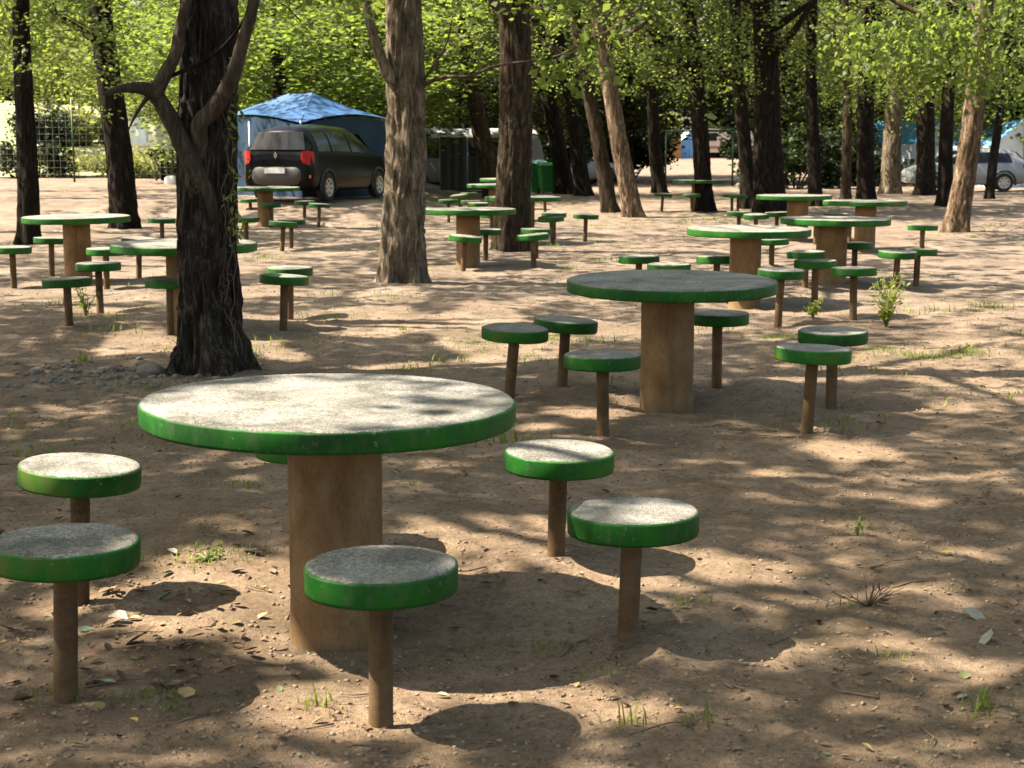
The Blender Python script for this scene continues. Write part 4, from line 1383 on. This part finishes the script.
# bins
def wheelie(label, px, d, lid, s=1.0):
    x, _ = xz_at(px, 180, d)
    r = thing('wheelie_bin', label, 'bin', (x, d, gz1(x, d)), .2)
    vv = []
    for (z, a, b) in ((.06, .22, .24), (.9 * s, .28, .34), (.98 * s, .30, .36)):
        vv += [(-a, -b, z), (a, -b, z), (a, b, z), (-a, b, z)]
    ff = [(3, 2, 1, 0)] + [(l * 4 + k, l * 4 + (k + 1) % 4, (l + 1) * 4 + (k + 1) % 4, (l + 1) * 4 + k) for l in (0, 1) for k in range(4)]
    MB().add(vv, ff).build('body', M['bin'], r)
    MB().add([(-.31, -.38, .985 * s), (.31, -.38, .985 * s), (.31, .40, 1.02 * s), (-.31, .40, 1.02 * s), (-.27, -.32, 1.03 * s), (.27, -.32, 1.03 * s), (.27, .36, 1.09 * s), (-.27, .36, 1.09 * s)],
             [(3, 2, 1, 0), (4, 5, 6, 7), (0, 1, 5, 4), (1, 2, 6, 5), (2, 3, 7, 6), (3, 0, 4, 7)]).build('lid', M[lid], r)
    for q in (-1, 1):
        w = MB().lathe([(0, -.03), (.1, -.03), (.1, .03), (0, .03)], 16).build('wheel', M['rubber'], r, loc=(q * .25, .27, .1))
        w.rotation_euler = (0, math.pi / 2, 0)


wheelie('bright green wheelie bin right of the central trunk', 548, 50, 'bin', .9)
wheelie('dark wheelie bin with pale blue lid hidden partly by the central trunk', 537, 51, 'bin_lid', 1.0)

# ------------------------------------------------------------------ left background: building, fence
ys_ = np.linspace(58, 104, 60); xs_ = np.linspace(-46, -10.5, 60)
X, Y = np.meshgrid(xs_, ys_)
v = np.stack([X, Y, gz(X, Y, False) + .05], -1).reshape(-1, 3)
i = np.arange(59)[:, None] * 60 + np.arange(59)[None, :]
f = np.stack([i, i + 1, i + 61, i + 60], -1).reshape(-1, 4)
tm = NT('dry_meadow')
vc = tm.coord()
tm.col(tm.mix(.5, tm.ramp(tm.noise(vc, .35, 5), [(.3, (.22, .24, .09)), (.55, (.36, .34, .16)), (.75, (.46, .42, .24))]), tm.ramp(tm.noise(vc, 3.0, 5, .7), [(.3, (.18, .22, .07)), (.7, (.48, .45, .26))]))).rough(.95)
tag(obj('meadow', mesh_from('meadow', v, f, tm.m)), 'pale sunlit dry meadow slope behind the wire fence at left', 'meadow', kind='structure')
d = 66.0
xa, _ = xz_at(156, 144, d)
bd = thing('house', 'small cream hut with blue grey shutter in bright sun behind the leaning dark trunk', 'building', (xa, d, gz1(xa, d) - .2), math.radians(-38))
MB().box(-1.5, 1.5, -1.2, 1.2, -.8, 2.35).build('wall', M['wall'], bd)
MB().add([(-1.75, -1.5, 2.3), (1.75, -1.5, 2.3), (1.75, 1.5, 2.5), (-1.75, 1.5, 2.5), (-1.75, -1.5, 2.42), (1.75, -1.5, 2.42), (1.75, 1.5, 2.62), (-1.75, 1.5, 2.62)],
         [(3, 2, 1, 0), (4, 5, 6, 7), (0, 1, 5, 4), (1, 2, 6, 5), (2, 3, 7, 6), (3, 0, 4, 7)]).build('roof', M['roof_tile'], bd)
for (u0, u1, z0, z1, nm, mt) in ((-1.15, -.45, .0, 1.9, 'shutter', 'shutter'), (.1, .95, .6, 1.75, 'window', 'canvas')):
    o = MB().box(u0, u1, -1.25, -1.203, z0, z1).build(nm, M[mt], bd)
    MB().box(u0 - .06, u1 + .06, -1.30, -1.252, z0 - .08, z0 - .01).build('sill', M['wall'], o)

d = 52.0
fx0, _ = xz_at(-20, 144, d); fx1, _ = xz_at(178, 144, d)
fn = thing('wire_fence', 'galvanised wire mesh fence on slim dark posts before the dark hedge at left', 'fence', (fx0, d, gz1(fx0, d)))
zz0 = fn.location.z
for px in (-15, 73, 122, 172):
    u, _ = xz_at(px, 144, d)
    MB().tube([(u - fx0, 0, -.3), (u - fx0, 0, 2.75)], .035, 8).build('post', M['greenmetal'], fn, smooth=True)
mb = MB()
L = fx1 - fx0
k = 0.0
while k < L:
    mb.box(k - .0028, k + .0028, -.003, .003, .05, 2.6); k += .22
for z in np.arange(.06, 2.62, .22):
    mb.box(0, L, -.0035, .0035, z - .0028, z + .0028)
mb.build('mesh', M['wire'], fn)

# white bag on the ground by the dark bush
x, y = at(171, 168, .3)
x, _ = xz_at(170.5, 144, 50)
rng = np.random.default_rng(9)
bm = bmesh.new(); bmesh.ops.create_icosphere(bm, subdivisions=3, radius=1)
for q in bm.verts:
    n_ = Vector((math.sin(q.co.x * 5 + 1), math.sin(q.co.y * 6 + 2), math.sin(q.co.z * 5)))
    q.co = Vector((q.co.x * .24, q.co.y * .2, max(-.5, q.co.z) * .2 + .1)) + n_ * .02
me = bpy.data.meshes.new('bag'); bm.to_mesh(me); bm.free(); me.materials.append(M['paper'])
tag(obj('bag', me, None, (x, 50, gz1(x, 50))), 'white bag lying on the ground left of the big furrowed trunk, far back', 'bag')

# ------------------------------------------------------------------ tables and stools
def disc_mesh(name, R, T, wob_seed, mat):
    """concrete slab: slightly uneven lathe, top at z=0"""
    rng = random.Random(wob_seed)
    n = 96
    prof = [(0, 0), (R * .35, .0005), (R * .7, 0), (R * .9, -.0005), (R - .008, -.001), (R - .002, -.005), (R, -.012), (R, -T + .008), (R - .006, -T), (R * .6, -T), (0, -T)]
    ph = [rng.uniform(0, 6.28) for _ in range(3)]
    vv = []
    for (r, z) in prof:
        for k in range(n):
            a = 2 * math.pi * k / n
            rr = r * (1 + .003 * math.sin(3 * a + ph[0]) + .0015 * math.sin(9 * a + ph[1]))
            vv.append((rr * math.cos(a), rr * math.sin(a), z + (.0015 * math.sin(2 * a + ph[2]) * r / R if z > -.02 else 0)))
    ff = []
    for i in range(len(prof) - 1):
        for k in range(n):
            ff.append((i * n + k, (i + 1) * n + k, (i + 1) * n + (k + 1) % n, i * n + (k + 1) % n))
    me = mesh_from(name, vv, ff, mat, True)
    me.set_sharp_from_angle(angle=math.radians(50))
    # painted rim
    vv, ff = [], []
    rp = [(R - .004, -.0035), (R + .0035, -.0065), (R + .004, -.012), (R + .004, -T + .008), (R + .001, -T - .002), (R - .02, -T - .0025)]
    for j, (r, z) in enumerate(rp):
        for k in range(n):
            a = 2 * math.pi * k / n
            rr = r * (1 + .003 * math.sin(3 * a + ph[0]) + .0015 * math.sin(9 * a + ph[1]))
            zz = z
            if j < 2: zz -= max(0, rng.gauss(.0, .0016))
            vv.append((rr * math.cos(a), rr * math.sin(a), zz))
    for i in range(len(rp) - 1):
        for k in range(n):
            ff.append((i * n + k, (i + 1) * n + k, (i + 1) * n + (k + 1) % n, i * n + (k + 1) % n))
    rim = mesh_from('rim', vv, ff, M['green'], True)
    return me, rim


def column_mesh(name, r, h, seed, mat, n=48):
    rng = random.Random(seed)
    vv, ff = [], []
    zs = [-.35, -.05, .02, .08, .2, .35, .5, h * .85, h]
    ph = rng.uniform(0, 6)
    for z in zs:
        for k in range(n):
            a = 2 * math.pi * k / n
            rr = r * (1 + .006 * math.sin(2 * a + ph + z * 2) + .004 * math.sin(5 * a + z * 9)) * (1.02 if z < .03 else 1)
            vv.append((rr * math.cos(a), rr * math.sin(a), z))
    for i in range(len(zs) - 1):
        for k in range(n):
            ff.append((i * n + k, i * n + (k + 1) % n, (i + 1) * n + (k + 1) % n, (i + 1) * n + k))
    ff.append(tuple((len(zs) - 1) * n + k for k in range(n)))
    return mesh_from(name, vv, ff, mat, True)


TOPS = [disc_mesh('tabletop', .610, .070, 60 + k, M['concrete']) for k in range(3)]
SEATS = [disc_mesh('seat', .208, .074, 70 + k, M['concrete']) for k in range(4)]
PED = [column_mesh('pedestal', .155, TOP_H - .072, 80 + k, M['ochre']) for k in range(3)]
POST = [column_mesh('post', .0345, 1.0, 85 + k, M['rust'], 24) for k in range(3)]
rr = random.Random(8)


def make_table():
    root = thing('picnic_table', TABLES[0][3], 'table', (0, 0, 0), 0, 'round concrete picnic tables')
    t = obj('tabletop', TOPS[0][0], root, (0, 0, TOP_H)); obj('rim', TOPS[0][1], t)
    obj('pedestal', PED[0], root)
    return root


def make_stool():
    root = thing('stool', STOOLS[0][5], 'stool', (0, 0, 0), 0, 'round concrete stools around the tables')
    s = obj('seat', SEATS[0][0], root, (0, 0, SEAT_H)); obj('rim', SEATS[0][1], s)
    p = obj('post', POST[0], root); p.scale = (1, 1, (SEAT_H - .05))
    return root


t0 = make_table()
for i, (x, y, off, lab) in enumerate(table_pos):
    t = t0 if i == 0 else copy_tree(t0)
    t['label'] = lab
    t.location = (x, y, 0)
    top = [c for c in t.children if c.name.startswith('tabletop')][0]
    ped = [c for c in t.children if c.name.startswith('pedestal')][0]
    k = i % 3
    top.data = TOPS[k][0]; top.children[0].data = TOPS[k][1]
    top.rotation_euler = (rr.gauss(0, .004), rr.gauss(0, .006), rr.uniform(0, 6.28))
    ped.data = PED[k]; ped.location = (off, 0, 0); ped.rotation_euler = (0, 0, rr.uniform(0, 6.28))
    if i == 1:
        t.scale = (1.065, 1.065, 1.0); top.rotation_euler[0] = .018
    if i == 0:
        t.scale = (1.01, 1.01, 1.0); top.rotation_euler[0] = .006
    if i in (3, 5): ped.scale = (1.12, 1.12, 1)
s0 = make_stool()
for i, (x, y, h, tilt, lab) in enumerate(stool_pos):
    s = s0 if i == 0 else copy_tree(s0)
    s['label'] = lab
    s.location = (x, y, 0)
    s.rotation_euler = (rr.gauss(0, .012), tilt, 0)
    seat = [c for c in s.children if c.name.startswith('seat')][0]
    post = [c for c in s.children if c.name.startswith('post')][0]
    k = i % 4
    seat.data = SEATS[k][0]; seat.children[0].data = SEATS[k][1]
    seat.location = (0, 0, h)
    seat.rotation_euler = (rr.gauss(0, .012), rr.gauss(0, .014) - tilt * .5, rr.uniform(0, 6.28))
    post.data = POST[i % 3]; post.scale = (1, 1, h - .05)
    post.rotation_euler = (0, 0, rr.uniform(0, 6.28))

# ------------------------------------------------------------------ stones, litter, weeds
def stone_mesh(seed, a, b, c):
    rng = random.Random(seed)
    bm = bmesh.new(); bmesh.ops.create_icosphere(bm, subdivisions=4, radius=1)
    ph = [rng.uniform(0, 6) for _ in range(6)]
    for q in bm.verts:
        p = q.co
        k = 1 + .12 * math.sin(p.x * 2.3 + ph[0]) * math.sin(p.y * 2.1 + ph[1]) + .07 * math.sin(p.x * 5 + p.z * 4 + ph[2]) + .04 * math.sin(p.y * 9 + ph[3] + p.z * 7)
        q.co = Vector((p.x * a * k, p.y * b * k, p.z * c * k))
    me = bpy.data.meshes.new('stone'); bm.to_mesh(me); bm.free()
    me.materials.append(M['stone']); me.polygons.foreach_set('use_smooth', np.ones(len(me.polygons), dtype=bool))
    return me


for i, (px, py, w, lab) in enumerate([(150, 371, 30, 'largest smooth grey stone at the foot of the big furrowed trunk'), (37, 371, 15, 'grey stone by itself at the left edge'),
                                      (112, 369, 17, 'pale stone left of the largest grey stone'), (88, 372, 12, 'small stone in the rubble, leftmost of the heap'),
                                      (129, 375, 11, 'small stone between the largest grey stone and the pale one')]):
    x, y = at(px, py)
    r = w / FPX * y / 2
    tag(obj('stone', stone_mesh(500 + i, r, r * .8, r * .55), None, (x, y, gz1(x, y) + r * .2), (0, 0, i)), lab, 'stone')


def scatter(n, seed, ymax=13.0, ymin=2.6, pw=1.4):
    rng = np.random.default_rng(seed)
    y = ymin + (ymax - ymin) * rng.random(n) ** pw
    x = rng.uniform(-1, 1, n) * (.6 + .40 * y)
    return x, y, rng


ICO_V = None
bm = bmesh.new(); bmesh.ops.create_icosphere(bm, subdivisions=1, radius=1)
ICO_V = np.array([q.co[:] for q in bm.verts]); ICO_F = np.array([[q.index for q in p.verts] for p in bm.faces]); bm.free()


def pebbles(name, x, y, size, rng, mat, label, cat):
    n = len(x)
    k = len(ICO_V)
    j = 1 + rng.normal(0, .16, (n, k, 1))
    v = ICO_V[None] * j * size[:, None, None] * np.array([1, 1, .6]) * rng.uniform(.7, 1.3, (n, 1, 3))
    v = v + np.stack([x, y, gz(x, y) + size * .15], 1)[:, None, :]
    f = (ICO_F[None] + (np.arange(n) * k)[:, None, None]).reshape(-1, 3)
    tag(obj(name, mesh_from(name, v.reshape(-1, 3), f, mat, True)), label, cat, kind='stuff')


x, y, rng = scatter(20000, 601, 19, 2.6, 1.5)
pebbles('dirt_clods', x, y, (rng.lognormal(-5.35, .5, len(x)) * (1 + .06 * y)).clip(.0015, .009), rng, M['clod'], 'loose crumbs and clods of dirt over the near ground', 'dirt clods')
# rubble by the trunk
px_ = np.random.default_rng(4).normal(0, 1, (240, 2))
bx_, by_ = at(110, 374)
x = bx_ + px_[:, 0] * .38; y = by_ + px_[:, 1] * .35
rng = np.random.default_rng(41)
pebbles('rubble', x, y, rng.uniform(.008, .035, 240), rng, M['stone'], 'small grey rubble heaped left of the big furrowed trunk', 'rubble')


def ground_leaves(x, y, size, rng):
    n = len(x)
    a = rng.uniform(0, 6.283, n)
    tilt = rng.normal(0, .22, (n, 2))
    nx = 7
    # seven-vertex leaf outline with a raised curled rim
    out = np.array([(-.5, 0, 0), (-.22, .30, .06), (.12, .28, .08), (.52, .0, .05), (.12, -.28, .08), (-.22, -.30, .05), (0, 0, 0)])
    curl = rng.uniform(.3, 3.2, n)
    v = np.repeat(out[None], n, 0)
    v[:, :, 2] *= curl[:, None]
    v[:, :, 1] *= rng.uniform(.55, 1.1, n)[:, None]
    v = v * size[:, None, None]
    v[:, :, 2] += tilt[:, 0:1] * v[:, :, 0] + tilt[:, 1:2] * v[:, :, 1]
    c, s = np.cos(a)[:, None], np.sin(a)[:, None]
    X = v[:, :, 0] * c - v[:, :, 1] * s; Y = v[:, :, 0] * s + v[:, :, 1] * c
    Z = v[:, :, 2] + (gz(x, y) + .004 + size * .05)[:, None]
    v = np.stack([X + x[:, None], Y + y[:, None], Z], -1).reshape(-1, 3)
    tri = np.array([(6, 0, 5), (6, 5, 4), (6, 4, 3), (6, 3, 2), (6, 2, 1), (6, 1, 0)])
    f = (tri[None] + (np.arange(n) * nx)[:, None, None]).reshape(-1, 3)
    return v, f


x, y, rng = scatter(5200, 611, 32, 2.6, 1.5)
dens = vnoise(x, y, .9, 31)
k = dens > .42
x, y = x[k], y[k]
v, f = ground_leaves(x, y, rng.lognormal(-3.75, .38, len(x)).clip(.010, .05), rng)
tag(obj('leaf_litter', mesh_from('leaf_litter', v, f, M['fallen'], False)), 'small dry fallen leaves strewn over the dirt', 'leaf litter', kind='stuff')

LEAF_COL = {'tan': plain('tan_leaf', (.42, .27, .12), .7, .2, 40), 'yellow': plain('yellow_leaf', (.48, .33, .06), .7, .2, 40), 'pale': plain('pale_leaf', (.25, .23, .18), .8, .2, 40),
            'green': plain('greenish_leaf', (.22, .30, .20), .7, .2, 40), 'red': plain('reddish_leaf', (.33, .10, .05), .7, .2, 40)}
for i, (px, py, w, c, lab) in enumerate([
    (187, 697, 28, 'tan', 'large tan dry leaf lying left of the nearest stool foot'),
    (118, 618, 26, 'pale', 'pale grey leaf beside the round stool shadow at left'),
    (87, 629, 18, 'green', 'grey green leaf behind the pole of the lower left stool'),
    (108, 676, 18, 'green', 'pale green leaf right of the lower left stool pole'),
    (133, 725, 18, 'yellow', 'yellow leaf near the bottom edge at left'),
    (90, 651, 14, 'red', 'reddish leaf right of the lower left stool pole'),
    (947, 551, 14, 'yellow', 'yellow brown leaf on bare dirt at the right'),
    (985, 640, 28, 'pale', 'pale leaf at the right edge'),
    (975, 612, 26, 'pale', 'whitish leaf above the one at the right edge'),
    (736, 606, 12, 'tan', 'tan leaf on the dirt right of the foreground stools'),
    (666, 606, 12, 'tan', 'tan upright leaf right of the worn painted stool pole'),
    (678, 711, 13, 'yellow', 'yellow leaf on the dirt at the bottom right of centre'),
    (172, 553, 17, 'pale', 'grey white leaf on the lit dirt near the green weeds at left'),
    (250, 553, 22, 'green', 'pale green leaf on the lit dirt left of the big pedestal'),
    (565, 700, 14, 'pale', 'pale leaf in the bright strip of sun at the bottom'),
]):
    x, y = at(px, py)
    r = np.random.default_rng(700 + i)
    s = w / FPX * y
    v, f = ground_leaves(np.array([0.0]), np.array([0.0]), np.array([s]), r)
    v[:, 2] += gz1(x, y) - gz1(0, 0) + .004
    tag(obj('fallen_leaf', mesh_from('fallen_leaf', v, f, LEAF_COL[c], False), None, (x, y, 0)), lab, 'leaf')

x, y, rng = scatter(9000, 615, 14, 2.6, 1.4)
k = vnoise(x, y, .7, 33) > .40
x, y = x[k], y[k]
v, f = ground_leaves(x, y, rng.lognormal(-4.45, .4, len(x)).clip(.006, .03), rng)
tag(obj('bark_crumbs', mesh_from('bark_crumbs', v, f, plain('bark_crumb', (.065, .042, .026), .95, .5, 25), False)), 'dark crumbs of bark and rotted leaves on the dirt', 'bark crumbs', kind='stuff')
rng = np.random.default_rng(616)
x = rng.normal(-1.25, .32, 260); y = rng.normal(4.9, .55, 260)
v, f = ground_leaves(x, y, rng.lognormal(-3.4, .4, 260).clip(.014, .07), rng)
o_ = obj('leaf_litter', mesh_from('leaf_litter', v, f, M['fallen'], False))
tag(o_, 'thicker drift of yellow, brown and green fallen leaves at lower left', 'leaf litter', kind='stuff')
# twigs
x, y, rng = scatter(150, 621, 11, 2.7, 1.1)
mb = MB()
for k in range(len(x)):
    a = rng.uniform(0, 6.28); L = rng.uniform(.04, .22)
    z = gz1(x[k], y[k]) + .006
    p = [(x[k] + math.cos(a + .25 * math.sin(3 * t)) * L * t, y[k] + math.sin(a + .25 * math.sin(3 * t)) * L * t, z + .012 * t) for t in (0, .33, .66, 1)]
    mb.tube(p, [.0035, .003, .0025, .0015], 5)
tag(mb.build('twigs', M['twig'], None, True), 'thin dry twigs scattered on the near dirt', 'twigs', kind='stuff')

# sparse grass: clumps of bent blades
def blades(cx, cy, n, h, spread, rng, width=.0024):
    x = cx + rng.normal(0, spread, n); y = cy + rng.normal(0, spread, n)
    z = gz(x, y) - .004
    a = rng.uniform(0, 6.283, n); hh = h * rng.uniform(.4, 1.2, n); bend = rng.uniform(.15, .9, n) * hh
    wx, wy = -np.sin(a) * width, np.cos(a) * width
    dx, dy = np.cos(a), np.sin(a)
    P = []
    for t, ww in ((0, 1), (.5, .8), (1, .05)):
        px = x + dx * bend * t * t; py = y + dy * bend * t * t; pz = z + hh * t * (1 - .2 * t)
        P.append(np.stack([px - wx * ww, py - wy * ww, pz], 1)); P.append(np.stack([px + wx * ww, py + wy * ww, pz], 1))
    v = np.stack(P, 1).reshape(-1, 3)
    q = np.array([(0, 1, 3, 2), (2, 3, 5, 4)])
    f = (q[None] + (np.arange(n) * 6)[:, None, None]).reshape(-1, 4)
    return v, f


rng = np.random.default_rng(631)
vs, fs, o = [], [], 0
spots = [(200, 560, 60, .05, .12), (225, 555, 40, .05, .08), (545, 640, 30, .05, .035), (500, 340, 420, .035, .22), (560, 338, 380, .04, .2), (470, 345, 160, .035, .16), (780, 335, 240, .05, .1),
         (920, 355, 380, .045, .11), (962, 352, 320, .05, .1), (885, 350, 200, .04, .13), (770, 350, 50, .07, .12), (320, 700, 22, .09, .03), (635, 720, 18, .1, .03), (240, 490, 26, .05, .05), (700, 720, 26, .07, .04),
         (690, 600, 24, .05, .05), (415, 492, 14, .05, .02), (600, 670, 20, .04, .04), (980, 715, 30, .12, .03), (990, 310, 90, .12, .15), (330, 318, 90, .1, .3), (140, 690, 40, .05, .06), (165, 705, 24, .05, .05),
         (150, 425, 40, .05, .1), (890, 655, 18, .05, .03), (50, 690, 30, .05, .05), (400, 300, 70, .08, .3), (260, 345, 80, .08, .3), (130, 420, 40, .07, .1), (850, 600, 10, .05, .03)]
for (px, py, n, h, sp) in spots:
    x, y = at(px, py)
    v, f = blades(x, y, n, h, sp, rng)
    vs.append(v); fs.append(f + o); o += len(v)
for k in range(160):
    y = 8 + 34 * rng.random() ** 1.2
    x = rng.uniform(-1, 1) * (.36 * y)
    v, f = blades(x, y, int(rng.integers(8, 34)), rng.uniform(.04, .12), rng.uniform(.04, .25), rng, .005)
    vs.append(v); fs.append(f + o); o += len(v)
tag(obj('grass', mesh_from('grass', np.concatenate(vs), np.concatenate(fs), M['grass'], False)), 'thin scattered tufts of grass and weeds on the dirt', 'grass', kind='stuff')


def weed(name, label, px, py, h, n, leaf, mat, seed, w=.16, cat='weed'):
    rng = np.random.default_rng(seed)
    x, y = at(px, py)
    r = thing(name, label, cat, (x, y, gz1(x, y)))
    mb = MB(); cs = []
    for k in range(n):
        a = rng.uniform(0, 6.28); hh = h * rng.uniform(.45, 1)
        e = np.array([math.cos(a) * w * rng.random(), math.sin(a) * w * rng.random(), hh])
        mb.tube([(0, 0, -.02), tuple(e * np.array([.35, .35, .5])), tuple(e)], [.005, .004, .002], 5)
        t = rng.uniform(.2, 1, 14)[:, None]
        cs.append(e * np.concatenate([t ** 1.4, t ** 1.4, t], 1) + rng.normal(0, .022, (14, 3)))
    c = np.concatenate(cs)
    v, f = leaves(c, leaf * rng.uniform(.5, 1.2, len(c)), rng, shape=.22)
    obj('foliage', mesh_from('foliage', v, f, M[mat], False), r)
    mb.build('stems', M['stalk'], r, True)


weed('weed', 'tall lime green weed growing on the sunlit dirt right of the stools', 886, 328, .5, 22, .06, 'weed', 801, .26)
weed('weed', 'green weed beside the pole in front of the orange pedestal', 813, 318, .2, 6, .06, 'weed', 802, .1)
weed('weed', 'dry straw coloured weed between two shaded stools at left', 86, 318, .34, 8, .05, 'weed', 803, .14)
weed('weed', 'single thin green shoot on bare dirt right of centre', 857, 531, .10, 3, .03, 'grass', 804, .02)
weed('weed', 'small leafy weed on lit dirt left of the big pedestal', 210, 560, .035, 7, .03, 'leaf', 805, .15)
# dry twiggy plant at the right
x, y = at(868, 602)
rt = thing('dry_plant', 'dark dry branching twig plant on the dirt at lower right', 'dry plant', (x, y, gz1(x, y)))
mb = MB(); rng = np.random.default_rng(71)
for k in range(11):
    a = rng.uniform(0, 6.28); L = rng.uniform(.06, .17)
    e = (math.cos(a) * L, math.sin(a) * L * .6, rng.uniform(.02, .10))
    mb.tube([(0, 0, 0), (e[0] * .5, e[1] * .5, e[2] * .7), e], [.003, .0022, .001], 5)
    for q in range(2):
        mb.tube([(e[0] * .5, e[1] * .5, e[2] * .7), (e[0] * .8 + rng.normal(0, .02), e[1] * .8 + rng.normal(0, .02), e[2] + .02)], [.002, .001], 4)
mb.build('stems', M['twig'], rt, True)

# climbing vine on the right side of the big trunk
rng = np.random.default_rng(91)
vn = thing('climbing_vine', 'thin curling vine with yellow green leaves climbing the right side of the big furrowed trunk', 'vine', tuple(treeA.location))
mb = MB(); cs = []
for s_ in range(2):
    pts = []
    for z in np.linspace(.15, 2.1, 40):
        ax = axA(z)
        ang = -.75 + .22 * s_ + .12 * math.sin(z * 9 + s_) + .08 * math.sin(z * 23 + 2 * s_)
        R_ = ax[2] * 1.06 + .02
        if z < .4: R_ += .08 * (.4 - z) / .4
        pts.append((ax[0] + R_ * math.cos(ang), ax[1] + R_ * math.sin(ang), z))
        if z > .95 and rng.random() < .5:
            cs.append(np.array(pts[-1]) + np.array([.05, -.04, 0]) + rng.normal(0, .035, (3, 3)))
    mb.tube(pts, .003, 5)
for k in range(6):                              # curled dry tendrils
    z = rng.uniform(.35, 1.0); ax = axA(z); ang = rng.uniform(-1.0, -.5)
    p = np.array([ax[0] + (ax[2] * 1.08 + .02) * math.cos(ang), ax[1] + (ax[2] * 1.08 + .02) * math.sin(ang), z])
    pts = [tuple(p + np.array([.035 * math.sin(t * 2), -.02, .035 * math.cos(t * 2) + .01 * t])) for t in np.linspace(0, 3, 10)]
    mb.tube(pts, .002, 4)
mb.build('stems', M['twig'], vn, True)
c = np.concatenate(cs)
v, f = leaves(c, .07 * rng.uniform(.6, 1.2, len(c)), rng, droop=.9, shape=.2)
obj('foliage', mesh_from('foliage', v, f, M['weed'], False), vn)
